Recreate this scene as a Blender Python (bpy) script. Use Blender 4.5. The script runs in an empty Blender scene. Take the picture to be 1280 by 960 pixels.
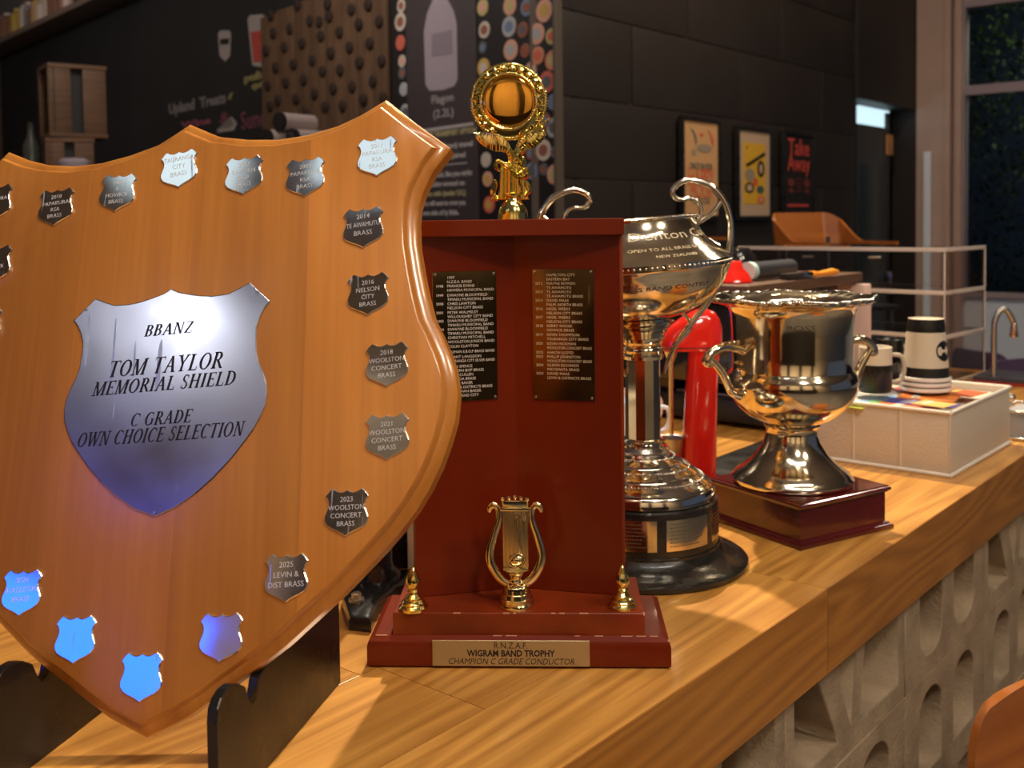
import bpy, bmesh, math, random
from mathutils import Vector, Matrix
random.seed(7)
sc = bpy.context.scene
COL = sc.collection
PI = math.pi
# ------------------------------------------------------------------ camera
F = 1300.0; H = 0.45; PITCH = math.radians(2.5); ROLL = -0.013; SHIFT = -0.1156
cam_d = bpy.data.cameras.new('camera'); cam = bpy.data.objects.new('camera', cam_d); COL.objects.link(cam)
cam_d.sensor_width = 36; cam_d.lens = 36 * F / 1280; cam_d.shift_y = SHIFT; cam_d.clip_start = .02
R_CAM = Matrix.Rotation(PI/2 - PITCH, 3, 'X') @ Matrix.Rotation(ROLL, 3, 'Z')
cam.matrix_world = Matrix.Translation((0, 0, H)) @ R_CAM.to_4x4()
cam_d.dof.use_dof = True; cam_d.dof.focus_distance = 1.0; cam_d.dof.aperture_fstop = 9
sc.camera = cam
# ------------------------------------------------------------------ world, lights, exposure
w = bpy.data.worlds.new('world'); sc.world = w; w.use_nodes = True
w.node_tree.nodes['Background'].inputs[0].default_value = (.30, .36, .55, 1)
w.node_tree.nodes['Background'].inputs[1].default_value = .12
sc.view_settings.view_transform = 'Standard'; sc.view_settings.look = 'None'
sc.view_settings.exposure = 0.55; sc.view_settings.gamma = 1; sc.view_settings.use_curve_mapping = False

def light(kind, loc, target, power, color, size=.1, size_y=None, spot=None, blend=.4):
    d = bpy.data.lights.new('lamp', kind); o = bpy.data.objects.new('lamp_' + kind.lower(), d); COL.objects.link(o)
    d.energy = power; d.color = color
    if kind == 'AREA':
        d.size = size
        if size_y: d.shape = 'RECTANGLE'; d.size_y = size_y
        else: d.shape = 'DISK'
    else: d.shadow_soft_size = size
    if spot: d.spot_size = math.radians(spot); d.spot_blend = blend
    o.location = loc
    o.rotation_euler = (Vector(target) - Vector(loc)).to_track_quat('-Z', 'Y').to_euler()
    return o
WARM = (1, .80, .56); NEUT = (1, .90, .76)
light('SPOT', (.25, 3.0, 2.35), (.35, 1.35, 0), 300, WARM, .035, spot=75, blend=.6)       # bar downlight behind the trophies
light('AREA', (.75, -.6, 2.2), (-.1, 1.0, .15), 16, (1, .84, .66), .35)                   # customer-side downlight
light('AREA', (-2.33, -.77, 1.76), (-.3, .95, .3), 1.3, (.92, .95, 1), .06)              # small downlight mirrored in the big plate
light('AREA', (-2.39, -.57, 2.35), (-.3, 1.0, .5), 0.45, (.74, .93, 1), .42, .30)             # cool panels over the seats
light('AREA', (-1.75, -.905, 2.55), (-.12, .95, .5), 0.5, (.74, .93, 1), .46, .34)
light('AREA', (-3.29, -1.71, .90), (-.35, .85, .1), 8, (.0, .075, 1), 1.0, .42)         # blue television of the seating area
light('AREA', (1.9, -.2, 2.3), (1.0, 1.5, -.4), 17, (1, .80, .58), .4)                    # downlight over the stools
light('AREA', (2.3, 3.4, 2.6), (2.0, 3.3, 0), 22, (1, .85, .68), .5)                      # downlight behind the bar end
light('AREA', (1.5, 4.6, 2.7), (1.8, 7, .7), 20, (1, .80, .60), .4)                       # downlight for the posters
light('AREA', (-4.6, 5.6, 2.7), (-6.2, 9.5, 2.4), 26, (1, .86, .74), .4)                  # unseen lamp added to brighten the bottles on the high shelf
light('AREA', (-1.6, 4.4, 2.7), (-1.6, 7.5, 1.0), 20, (1, .88, .74), .5)                  # downlight for the menu wall
light('AREA', (.55, .35, 2.45), (.5, 1.2, 0), 12, (1, .93, .82), 1.8, .05)              # linear pendant over the bar front
for lx, ly_, pw in ((-3.6, -2.6, 60), (-1.2, -2.8, 60), (1.2, -2.8, 60), (3.6, -2.6, 60)):
    light('AREA', (lx, ly_, 2.7), (lx, -4.6, .2), pw*.55, (1, .84, .62), .5)      # unseen fill lamps added to brighten the room the metals mirror
light('AREA', (-3.8, 2.5, 2.7), (-5.6, 2.5, .4), 12, (1, .80, .58), .5)
for x in (.1, .55, 1.0):
    light('AREA', (x - .2, 1.75 + x*.7, 2.3), (x - .2, 1.7 + x*.7, 0), 3.0, (1, .72, .38), .07)   # small warm lamps added over the bar for sparkle in the metals

# ------------------------------------------------------------------ picture ray helpers (used once to measure where things stand)
CAM = Vector((0, 0, H))
def ray(u, v): return R_CAM @ Vector(((u-640)/F, -(v-480)/F + SHIFT*1280/F, -1))
def at_z(u, v, z=0):
    r = ray(u, v); return CAM + r*((z-H)/r.z)
def at_y(u, v, y):
    r = ray(u, v); return CAM + r*(y/r.y)
def at_plane(u, v, n, c):
    r = ray(u, v); return CAM + r*((c - n.dot(CAM))/n.dot(r))
D = Vector((.643868, .765137, 0)); N = Vector((.765137, -.643868, 0))   # along the bar / out to the customers
TH = math.atan2(D.y, D.x)
def bar(s, t, z=0): return D*s - N*(t + .511) + Vector((0, 0, z))        # s along the bar, t inwards from its front edge

# ------------------------------------------------------------------ materials
MATS = {}
def nt(m): return m.node_tree.nodes, m.node_tree.links
def mat(name, col, rough=.5, metal=0, coat=0, bump=0, bscale=60, var=0, vscale=8, emit=None, estr=1, spec=.5, alpha=None, trans=0, ior=1.45, stretch=(1,1,1), rvar=0, coatr=.08):
    if name in MATS: return MATS[name]
    m = bpy.data.materials.new(name); m.use_nodes = True; n, l = nt(m); b = n['Principled BSDF']
    b.inputs['Base Color'].default_value = (*col, 1); b.inputs['Roughness'].default_value = rough; b.inputs['Metallic'].default_value = metal
    b.inputs['Coat Weight'].default_value = coat; b.inputs['Coat Roughness'].default_value = coatr
    b.inputs['Specular IOR Level'].default_value = spec; b.inputs['Transmission Weight'].default_value = trans; b.inputs['IOR'].default_value = ior
    if emit: b.inputs['Emission Color'].default_value = (*emit, 1); b.inputs['Emission Strength'].default_value = estr
    if bump or var or rvar:
        tc = n.new('ShaderNodeTexCoord'); mp = n.new('ShaderNodeMapping'); mp.inputs['Scale'].default_value = stretch
        l.new(tc.outputs['Object'], mp.inputs['Vector'])
    if var:
        nz = n.new('ShaderNodeTexNoise'); nz.inputs['Scale'].default_value = vscale; nz.inputs['Detail'].default_value = 5
        l.new(mp.outputs[0], nz.inputs['Vector'])
        cr = n.new('ShaderNodeValToRGB'); cr.color_ramp.elements[0].position = .3; cr.color_ramp.elements[1].position = .7
        cr.color_ramp.elements[0].color = (*[c*(1-var) for c in col], 1); cr.color_ramp.elements[1].color = (*[min(1, c*(1+var)) for c in col], 1)
        l.new(nz.outputs['Fac'], cr.inputs[0]); l.new(cr.outputs[0], b.inputs['Base Color'])
    if rvar:
        nz = n.new('ShaderNodeTexNoise'); nz.inputs['Scale'].default_value = vscale*2; nz.inputs['Detail'].default_value = 6
        l.new(mp.outputs[0], nz.inputs['Vector']); mr = n.new('ShaderNodeMapRange')
        mr.inputs['From Min'].default_value = .35; mr.inputs['From Max'].default_value = .7
        mr.inputs['To Min'].default_value = max(0, rough-rvar); mr.inputs['To Max'].default_value = rough+rvar
        l.new(nz.outputs['Fac'], mr.inputs['Value']); l.new(mr.outputs[0], b.inputs['Roughness'])
    if bump:
        nz = n.new('ShaderNodeTexNoise'); nz.inputs['Scale'].default_value = bscale; nz.inputs['Detail'].default_value = 4
        l.new(mp.outputs[0], nz.inputs['Vector']); bp = n.new('ShaderNodeBump'); bp.inputs['Strength'].default_value = bump; bp.inputs['Distance'].default_value = .002
        l.new(nz.outputs['Fac'], bp.inputs['Height']); l.new(bp.outputs[0], b.inputs['Normal'])
    MATS[name] = m; return m

def wood(name, c_dark, c_light, axis='X', gscale=10, rough=.4, coat=.2, contrast=.55, board=None, rnd=True, pores=.5, cath=.6, coatr=.12):
    """grain runs along axis; growth rings from a distorted wave, fine pores from stretched noise"""
    m = bpy.data.materials.new(name); m.use_nodes = True; n, l = nt(m); b = n['Principled BSDF']
    b.inputs['Roughness'].default_value = rough; b.inputs['Coat Weight'].default_value = coat; b.inputs['Coat Roughness'].default_value = coatr
    tc = n.new('ShaderNodeTexCoord'); oi = n.new('ShaderNodeObjectInfo')
    ad = n.new('ShaderNodeVectorMath'); ad.operation = 'ADD'
    cx = n.new('ShaderNodeVectorMath'); cx.operation = 'SCALE'; cx.inputs[0].default_value = (3.1, 2.3, 1.7)
    if rnd: l.new(oi.outputs['Random'], cx.inputs['Scale'])
    else: cx.inputs['Scale'].default_value = .37
    l.new(tc.outputs['Object'], ad.inputs[0]); l.new(cx.outputs[0], ad.inputs[1])
    st = [1, 1, 1]; st['XYZ'.index(axis)] = .10
    mp = n.new('ShaderNodeMapping'); mp.inputs['Scale'].default_value = st; l.new(ad.outputs[0], mp.inputs['Vector'])
    # low frequency warp makes the cathedral figure
    nz = n.new('ShaderNodeTexNoise'); nz.inputs['Scale'].default_value = gscale*.5; nz.inputs['Detail'].default_value = 2; l.new(mp.outputs[0], nz.inputs['Vector'])
    ml = n.new('ShaderNodeMath'); ml.operation = 'MULTIPLY'; ml.inputs[1].default_value = 60*cath; l.new(nz.outputs['Fac'], ml.inputs[0])
    sn = n.new('ShaderNodeMath'); sn.operation = 'PINGPONG'; sn.inputs[1].default_value = 1; l.new(ml.outputs[0], sn.inputs[0])
    st2 = [1, 1, 1]; st2['XYZ'.index(axis)] = .03
    mp2 = n.new('ShaderNodeMapping'); mp2.inputs['Scale'].default_value = st2; l.new(ad.outputs[0], mp2.inputs['Vector'])
    n2 = n.new('ShaderNodeTexNoise'); n2.inputs['Scale'].default_value = gscale*22; n2.inputs['Detail'].default_value = 3; l.new(mp2.outputs[0], n2.inputs['Vector'])
    mx = n.new('ShaderNodeMix'); mx.data_type = 'FLOAT'; mx.inputs[0].default_value = pores; l.new(sn.outputs[0], mx.inputs[2]); l.new(n2.outputs['Fac'], mx.inputs[3])
    mr = n.new('ShaderNodeMapRange'); mr.inputs['From Min'].default_value = .5 - contrast*.5; mr.inputs['From Max'].default_value = .5 + contrast*.5
    l.new(mx.outputs[0], mr.inputs['Value'])
    cr = n.new('ShaderNodeMix'); cr.data_type = 'RGBA'; cr.inputs[6].default_value = (*c_dark, 1); cr.inputs[7].default_value = (*c_light, 1)
    l.new(mr.outputs[0], cr.inputs[0])
    hs = n.new('ShaderNodeHueSaturation'); vr = n.new('ShaderNodeMapRange'); vr.inputs['To Min'].default_value = .86; vr.inputs['To Max'].default_value = 1.1
    l.new(oi.outputs['Random'], vr.inputs['Value'])
    if board:                                     # glued staves of slightly different tone across the other axis
        sp = n.new('ShaderNodeSeparateXYZ'); l.new(tc.outputs['Object'], sp.inputs[0])
        sc_ = n.new('ShaderNodeMath'); sc_.operation = 'MULTIPLY_ADD'; sc_.inputs[1].default_value = 1/board; sc_.inputs[2].default_value = .85
        l.new(sp.outputs[0], sc_.inputs[0]); fl = n.new('ShaderNodeMath'); fl.operation = 'FLOOR'; l.new(sc_.outputs[0], fl.inputs[0])
        wn = n.new('ShaderNodeTexWhiteNoise'); wn.noise_dimensions = '1D'; l.new(fl.outputs[0], wn.inputs['W']); l.new(wn.outputs['Value'], vr.inputs['Value'])
        vr.inputs['To Min'].default_value = .82; vr.inputs['To Max'].default_value = 1.08
    l.new(vr.outputs[0], hs.inputs['Value']); l.new(cr.outputs[2], hs.inputs['Color']); l.new(hs.outputs[0], b.inputs['Base Color'])
    bp = n.new('ShaderNodeBump'); bp.inputs['Strength'].default_value = .12; bp.inputs['Distance'].default_value = .0006
    l.new(n2.outputs['Fac'], bp.inputs['Height']); l.new(bp.outputs[0], b.inputs['Normal'])
    MATS[name] = m; return m

def scratched(name, col, rough, metal=1, scol=(.9,.9,.92), amount=.5, scale=14, rot=.7):
    """metal plate with fine pale scratches and smears"""
    m = bpy.data.materials.new(name); m.use_nodes = True; n, l = nt(m); b = n['Principled BSDF']
    b.inputs['Metallic'].default_value = metal
    tc = n.new('ShaderNodeTexCoord'); oi = n.new('ShaderNodeObjectInfo')
    ad = n.new('ShaderNodeVectorMath'); ad.operation = 'ADD'; cx = n.new('ShaderNodeVectorMath'); cx.operation = 'SCALE'; cx.inputs[0].default_value = (5, 4, 3)
    l.new(oi.outputs['Random'], cx.inputs['Scale']); l.new(tc.outputs['Object'], ad.inputs[0]); l.new(cx.outputs[0], ad.inputs[1])
    facs = []
    for k, r in enumerate((rot, rot+1.3)):
        mp = n.new('ShaderNodeMapping'); mp.inputs['Rotation'].default_value = (0, 0, r); mp.inputs['Scale'].default_value = (1, .07, 1); l.new(ad.outputs[0], mp.inputs['Vector'])
        nz = n.new('ShaderNodeTexNoise'); nz.inputs['Scale'].default_value = scale*12; nz.inputs['Detail'].default_value = 1; l.new(mp.outputs[0], nz.inputs['Vector'])
        mr = n.new('ShaderNodeMapRange'); mr.inputs['From Min'].default_value = .70; mr.inputs['From Max'].default_value = .74; l.new(nz.outputs['Fac'], mr.inputs['Value']); facs.append(mr)
    mxx = n.new('ShaderNodeMath'); mxx.operation = 'MAXIMUM'; l.new(facs[0].outputs[0], mxx.inputs[0]); l.new(facs[1].outputs[0], mxx.inputs[1])
    gn = n.new('ShaderNodeTexNoise'); gn.inputs['Scale'].default_value = scale; gn.inputs['Detail'].default_value = 5; l.new(ad.outputs[0], gn.inputs['Vector'])
    gm = n.new('ShaderNodeMapRange'); gm.inputs['From Min'].default_value = .42; gm.inputs['From Max'].default_value = .62; l.new(gn.outputs['Fac'], gm.inputs['Value'])
    fm = n.new('ShaderNodeMath'); fm.operation = 'MULTIPLY'; l.new(mxx.outputs[0], fm.inputs[0]); l.new(gm.outputs[0], fm.inputs[1])
    fa = n.new('ShaderNodeMath'); fa.operation = 'MULTIPLY'; fa.inputs[1].default_value = amount; l.new(fm.outputs[0], fa.inputs[0])
    mc = n.new('ShaderNodeMix'); mc.data_type = 'RGBA'; mc.inputs[6].default_value = (*col, 1); mc.inputs[7].default_value = (*scol, 1); l.new(fa.outputs[0], mc.inputs[0]); l.new(mc.outputs[2], b.inputs['Base Color'])
    rm = n.new('ShaderNodeMapRange'); rm.inputs['From Min'].default_value = .3; rm.inputs['From Max'].default_value = .7; rm.inputs['To Min'].default_value = rough*.75; rm.inputs['To Max'].default_value = rough*1.25
    l.new(gn.outputs['Fac'], rm.inputs['Value']); ra = n.new('ShaderNodeMath'); ra.operation = 'ADD'; l.new(rm.outputs[0], ra.inputs[0])
    rs = n.new('ShaderNodeMath'); rs.operation = 'MULTIPLY'; rs.inputs[1].default_value = .35; l.new(fa.outputs[0], rs.inputs[0]); l.new(rs.outputs[0], ra.inputs[1]); l.new(ra.outputs[0], b.inputs['Roughness'])
    MATS[name] = m; return m

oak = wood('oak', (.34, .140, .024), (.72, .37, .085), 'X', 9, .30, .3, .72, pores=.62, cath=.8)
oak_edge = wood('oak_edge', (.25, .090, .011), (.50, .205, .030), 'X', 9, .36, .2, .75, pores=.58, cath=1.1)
rimu = wood('rimu', (.42, .145, .022), (.70, .275, .045), 'Y', 8, .34, .5, 1.15, board=.115, rnd=False, pores=.72, cath=.45, coatr=.26)
rimu_edge = wood('rimu_edge', (.36, .12, .018), (.66, .27, .045), 'Y', 6, .28, .5, .9, rnd=False, pores=.5, cath=.3)
ply = wood('ply', (.30, .080, .012), (.50, .165, .028), 'X', 7, .3, .4, .9, pores=.5, cath=.3)
crate_w = wood('crate_wood', (.065, .028, .012), (.14, .066, .028), 'X', 8, .6, 0, .9)
knob_w = wood('knotty_panel', (.075, .040, .022), (.145, .082, .046), 'Z', 6, .6, 0, .9)
mahog = mat('mahogany_lacquer', (.150, .014, .002), .34, coat=.22, spec=.3, var=.22, vscale=5, stretch=(1, 1, .25))
mahog_top = mat('mahogany_worn', (.20, .026, .005), .32, coat=.35, spec=.35, var=.3, vscale=14)
rosew = mat('rosewood_lacquer', (.085, .008, .007), .22, coat=.8, var=.35, vscale=12, stretch=(.25, 1, 1))
chip = mat('chipped_lacquer', (.62, .36, .22), .7)
silver = mat('silver', (.80, .76, .68), .10, 1, bump=.05, bscale=40, var=.05)
silver_w = mat('silver_warm', (.82, .74, .56), .11, 1, bump=.06, bscale=30, var=.10, vscale=20)
gold = mat('gold_plastic', (.80, .68, .24), .13, 1, bump=.05, bscale=90)
gold_pale = mat('pale_gold_plastic', (.84, .72, .44), .14, 1, bump=.05, bscale=90)
amber = mat('amber_disc', (.78, .40, .07), .05, 1, bump=.08, bscale=35, var=.15, vscale=30)
alu = scratched('brushed_aluminium', (.46, .46, .53), .22, 1, (.86, .87, .92), .9, 10)
alu_s = scratched('award_silver', (.58, .56, .55), .085, 1, (.92, .92, .92), .8, 30)
alu_rim = mat('award_rim', (.86, .82, .76), .25, 1)
brassp = scratched('brass_plate', (.60, .45, .22), .10, 1, (.8, .7, .5), .3, 16)
brass_d = scratched('brass_plate_dark', (.34, .22, .10), .16, 1, (.7, .6, .4), .3, 16)
plate_t = mat('satin_brass', (.50, .41, .24), .38, .75, bump=.02)
ink = mat('black_ink', (.012, .010, .012), .5)
engr = mat('engraving_white', (.75, .74, .72), .5, .2)
engr_b = mat('engraving_pale_brass', (.70, .60, .42), .45, .3)
engr_d = mat('engraving_dark', (.10, .075, .05), .5)
blackp = mat('black_paint', (.012, .012, .012), .34, bump=.15, bscale=60, var=.2, rvar=.1)
blackg = mat('black_gloss', (.012, .012, .014), .12, coat=.5)
ebony = mat('ebonised_wood', (.014, .013, .012), .28, coat=.3, var=.3, vscale=20, stretch=(1,1,4), rvar=.12)
castm = mat('cast_iron_black', (.016, .018, .022), .22, .3, coat=.4, bump=.4, bscale=40)
steel = mat('steel', (.66, .65, .63), .16, 1)
steel_b = mat('brushed_steel', (.50, .49, .47), .35, 1, var=.15, stretch=(1, 1, 8))
bolt_m = mat('bolt', (.60, .58, .50), .4, 1)
redp = mat('red_enamel', (.74, .020, .012), .13, coat=.9)
concrete = mat('concrete', (.34, .262, .180), .9, bump=.9, bscale=120, var=.22, vscale=14, spec=.2)
concrete_l = mat('concrete_edge', (.44, .37, .29), .95, bump=1, bscale=160, var=.22, vscale=25, spec=.2)
wall_d = mat('wall_dark', (.020, .015, .013), .55, bump=.1, bscale=30, var=.15, vscale=2)
wall_b = mat('wall_black', (.010, .012, .015), .6, var=.2, vscale=2)
lit_joint = mat('lit_panel_joint', (.12, .095, .078), .6)  # joints coloured paler for the light that the grooves catch
plaster = mat('plaster_tan', (.60, .47, .34), .8, var=.06, vscale=3)
ceil_m = mat('ceiling_grey', (.50, .47, .44), .8)
floor_m = mat('floor_concrete', (.16, .14, .125), .45, var=.2, vscale=3)
frame_m = mat('painted_frame', (.52, .37, .31), .5, var=.05)
sliver_blue = mat('light_sliver_paint', (.80, .90, .97), .35)  # pale blue stands in for light falling on the window pillar
glass = mat('window_glass', (1, 1, 1), .01, trans=1, ior=1.02, spec=.5)
acry = mat('clear_acrylic', (.93, .93, .93), .03, trans=1, ior=1.08, spec=.6)
acry_e = mat('acrylic_edge', (.80, .72, .68), .25, trans=.35, ior=1.2)
white = mat('white_card', (.66, .60, .53), .6)
cream = mat('cream_card', (.62, .54, .43), .55)
mesh_w = mat('white_mesh', (.58, .50, .41), .6, bump=.5, bscale=300)
ceram = mat('white_china', (.78, .74, .68), .12, coat=.5)
paper_k = mat('kraft_poster', (.58, .33, .15), .6)

# ------------------------------------------------------------------ mesh helpers
def link(name, me, m=None, parent=None, M=None, smooth=None):
    o = bpy.data.objects.new(name, me); COL.objects.link(o)
    if m is not None and not me.materials: me.materials.append(m)
    if parent is not None: o.parent = parent
    if M is not None: o.matrix_local = M
    if smooth is not None:
        try: me.shade_auto_smooth = None
        except Exception: pass
        for p in me.polygons: p.use_smooth = True
        if smooth < 180: me.set_sharp_from_angle(angle=math.radians(smooth))
    return o
def bm_obj(name, bm, m, parent=None, M=None, smooth=None):
    bmesh.ops.recalc_face_normals(bm, faces=bm.faces)
    me = bpy.data.meshes.new(name); bm.to_mesh(me); bm.free(); return link(name, me, m, parent, M, smooth)
def thing(name, label, cat, loc=(0,0,0), rz=0, group=None, M=None):
    o = bpy.data.objects.new(name, None); COL.objects.link(o); o.empty_display_size = .05
    if M is not None: o.matrix_world = M
    else: o.location = loc; o.rotation_euler = (0, 0, rz)
    o['label'] = label; o['category'] = cat
    if group: o['group'] = group
    return o
def tag(o, label, cat, group=None):
    o['label'] = label; o['category'] = cat
    if group: o['group'] = group
    return o
def struct(o): o['kind'] = 'structure'; return o
def box(bm, c, s, bev=0, M=None):
    r = bmesh.ops.create_cube(bm, size=1); vs = r['verts']
    bmesh.ops.scale(bm, vec=s, verts=vs); bmesh.ops.translate(bm, vec=c, verts=vs)
    if bev:
        es = list({e for v in vs for e in v.link_edges})
        rr = bmesh.ops.bevel(bm, geom=es, offset=bev, segments=2, affect='EDGES', profile=.6)
        vs = list({v for f in rr['faces'] for v in f.verts} | {v for v in vs if v.is_valid})
    if M is not None: bmesh.ops.transform(bm, matrix=M, verts=vs)
    return vs
def boxo(name, c, s, m, parent=None, bev=0, M=None):
    bm = bmesh.new(); box(bm, c, s, bev); return bm_obj(name, bm, m, parent, M, smooth=40 if bev else None)
def boxc(name, c, s, m, parent=None, bev=0, rot=None):
    """box with its own origin at its centre"""
    M = Matrix.Translation(c)
    if rot is not None: M = M @ rot
    return boxo(name, (0,0,0), s, m, parent, bev, M)
def lathe(bm, prof, n=48, c=(0,0,0), mod=None, M=None):
    rings = []
    for k, (r, z) in enumerate(prof):
        if r < 1e-5: rings.append([bm.verts.new((0, 0, z))]); continue
        ring = []
        for i in range(n):
            a = 2*PI*i/n; rr, zz = (r, z) if mod is None else mod(k, r, z, a)
            ring.append(bm.verts.new((rr*math.cos(a), rr*math.sin(a), zz)))
        rings.append(ring)
    for a, b in zip(rings, rings[1:]):
        if len(a) == 1 and len(b) == 1: continue
        if len(a) == 1:
            for i in range(n): bm.faces.new((a[0], b[i], b[(i+1) % n]))
        elif len(b) == 1:
            for i in range(n): bm.faces.new((a[i], a[(i+1) % n], b[0]))
        else:
            for i in range(n): bm.faces.new((a[i], a[(i+1) % n], b[(i+1) % n], b[i]))
    vs = [v for r in rings for v in r]
    T = Matrix.Translation(c)
    if M is not None: T = T @ M
    bmesh.ops.transform(bm, matrix=T, verts=vs)
    return vs
def latheo(name, prof, m, parent=None, n=48, c=(0,0,0), mod=None, M=None, smooth=50):
    bm = bmesh.new(); lathe(bm, prof, n, c, mod, M); return bm_obj(name, bm, m, parent, smooth=smooth)
def smooth_path(pts, sub=6):
    """Catmull-Rom through the points"""
    pts = [Vector(p) for p in pts]; out = []
    P = [pts[0]*2-pts[1]] + pts + [pts[-1]*2-pts[-2]]
    for i in range(1, len(P)-2):
        for k in range(sub):
            t = k/sub; a, b, c, d = P[i-1:i+3]
            out.append(.5*((2*b) + (c-a)*t + (2*a-5*b+4*c-d)*t*t + (3*b-a-3*c+d)*t**3))
    out.append(pts[-1]); return out
def tube(bm, pts, r, n=10, flat=None, closed=False, sub=0):
    """r: number or list; flat=(normal, ratio): section squashed along normal"""
    if sub:
        m0 = len(pts)
        if isinstance(r, (list, tuple)):
            rr = []
            for i in range(m0-1):
                for k in range(sub): rr.append(r[i]+(r[i+1]-r[i])*k/sub)
            rr.append(r[-1]); r = rr
        pts = smooth_path(pts, sub)
    pts = [Vector(p) for p in pts]; rings = []; up = None
    for i, p in enumerate(pts):
        a = pts[i-1] if (i or closed) else p; b = pts[(i+1) % len(pts)] if (i < len(pts)-1 or closed) else p
        t = (b-a).normalized()
        if flat: x = Vector(flat[0]).normalized(); x = (x - t*x.dot(t)).normalized()
        else:
            if up is None: up = Vector((0,0,1)) if abs(t.z) < .9 else Vector((1,0,0))
            x = (up - t*up.dot(t)).normalized(); up = x
        y = t.cross(x); ri = r[i] if isinstance(r, (list, tuple)) else r; fr = flat[1] if flat else 1
        rings.append([bm.verts.new(p + x*(math.cos(2*PI*k/n)*ri*fr) + y*(math.sin(2*PI*k/n)*ri)) for k in range(n)])
    m = len(rings)
    for i in range(m if closed else m-1):
        A, B = rings[i], rings[(i+1) % m]
        for k in range(n): bm.faces.new((A[k], A[(k+1) % n], B[(k+1) % n], B[k]))
    if not closed: bm.faces.new(rings[0]); bm.faces.new(rings[-1])
def tubeo(name, pts, r, m, parent=None, **k):
    bm = bmesh.new(); tube(bm, pts, r, **k); return bm_obj(name, bm, m, parent, smooth=60)
def offset_poly(P, d):
    """inset a counter-clockwise outline by d"""
    n = len(P); out = []
    for i in range(n):
        a, b, c = Vector(P[i-1]), Vector(P[i]), Vector(P[(i+1) % n])
        e1 = (b-a).normalized(); e2 = (c-b).normalized(); n1 = Vector((-e1.y, e1.x)); n2 = Vector((-e2.y, e2.x))
        h = (n1+n2); h = h.normalized() if h.length > 1e-6 else n1
        out.append(tuple(b + h*(d/max(.45, h.dot(n1)))))
    return out
def ccw(P):
    s = sum(P[i-1][0]*P[i][1]-P[i][0]*P[i-1][1] for i in range(len(P)))
    return P if s > 0 else P[::-1]
def loft_poly(bm, P, levels):
    """levels: (inset, z) from back to front; both ends are closed"""
    P = ccw([tuple(p) for p in P]); rings = []
    for ins, z in levels:
        Q = offset_poly(P, ins) if ins else P
        rings.append([bm.verts.new((q[0], q[1], z)) for q in Q])
    n = len(P)
    for A, B in zip(rings, rings[1:]):
        for i in range(n): bm.faces.new((A[i], A[(i+1) % n], B[(i+1) % n], B[i]))
    bm.faces.new(rings[0][::-1]); f = bm.faces.new(rings[-1]); return f
def loft_o(name, P, levels, m, parent=None, M=None, front=None, smooth=None):
    bm = bmesh.new(); f = loft_poly(bm, P, levels)
    bmesh.ops.triangulate(bm, faces=[q for q in bm.faces if len(q.verts) > 4])
    o = bm_obj(name, bm, m, parent, M, smooth)
    if front:
        o.data.materials.append(front); zt = levels[-1][1]
        for p in o.data.polygons:
            if all(abs(o.data.vertices[i].co.z - zt) < 1e-6 for i in p.vertices): p.material_index = 1
    return o
def curve_mesh(outlines, depth, bev=0):
    """flat closed outlines with holes, extruded by depth, centred on z=0"""
    cu = bpy.data.curves.new('tmp', 'CURVE'); cu.dimensions = '2D'; cu.fill_mode = 'BOTH'; cu.extrude = depth/2 - bev; cu.bevel_depth = bev; cu.bevel_resolution = 1
    for P in outlines:
        s = cu.splines.new('POLY'); s.points.add(len(P)-1); s.use_cyclic_u = True
        for i, p in enumerate(P): s.points[i].co = (p[0], p[1], 0, 1)
    o = bpy.data.objects.new('tmp', cu); me = bpy.data.meshes.new_from_object(o); bpy.data.objects.remove(o); bpy.data.curves.remove(cu); return me
def text_mesh(s, size, extrude=.0002, shear=0, offset=0, align='CENTER', width=None, lsp=1, xs=1, sp=1):
    cu = bpy.data.curves.new('tmp', 'FONT'); cu.body = s; cu.size = size; cu.extrude = extrude; cu.shear = shear; cu.offset = offset
    cu.align_x = align; cu.align_y = 'CENTER'; cu.space_line = lsp; cu.resolution_u = 2; cu.space_character = sp
    o = bpy.data.objects.new('tmp', cu); me = bpy.data.meshes.new_from_object(o); bpy.data.objects.remove(o); bpy.data.curves.remove(cu)
    if me.vertices:
        xsv = [v.co.x for v in me.vertices]; wd = max(xsv)-min(xsv)
        f = width/wd if width else xs
        for v in me.vertices: v.co.x *= f
    return me
def text(name, s, size, m, parent, M, **k):
    return link(name, text_mesh(s, size, **k), m, parent, M)
def sheet(bm, fn, nu, nv, th):
    """thick sheet from fn(u,v)->Vector, u,v in 0..1"""
    g = [[fn(i/nu, j/nv) for j in range(nv+1)] for i in range(nu+1)]
    def nrm(i, j):
        a = g[min(i+1, nu)][j]-g[max(i-1, 0)][j]; b = g[i][min(j+1, nv)]-g[i][max(j-1, 0)]
        c = a.cross(b); return c.normalized() if c.length > 1e-9 else Vector((0,0,1))
    T = [[bm.verts.new(g[i][j]+nrm(i, j)*th/2) for j in range(nv+1)] for i in range(nu+1)]
    B = [[bm.verts.new(g[i][j]-nrm(i, j)*th/2) for j in range(nv+1)] for i in range(nu+1)]
    for i in range(nu):
        for j in range(nv):
            bm.faces.new((T[i][j], T[i+1][j], T[i+1][j+1], T[i][j+1])); bm.faces.new((B[i][j], B[i][j+1], B[i+1][j+1], B[i+1][j]))
    for i in range(nu):
        for j in (0, nv): bm.faces.new((T[i][j], T[i+1][j], B[i+1][j], B[i][j]))
    for j in range(nv):
        for i in (0, nu): bm.faces.new((T[i][j], T[i][j+1], B[i][j+1], B[i][j]))
def T3(x, y, z): return Matrix.Translation((x, y, z))
RX90 = Matrix.Rotation(PI/2, 4, 'X')       # text standing up, facing -Y

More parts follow.
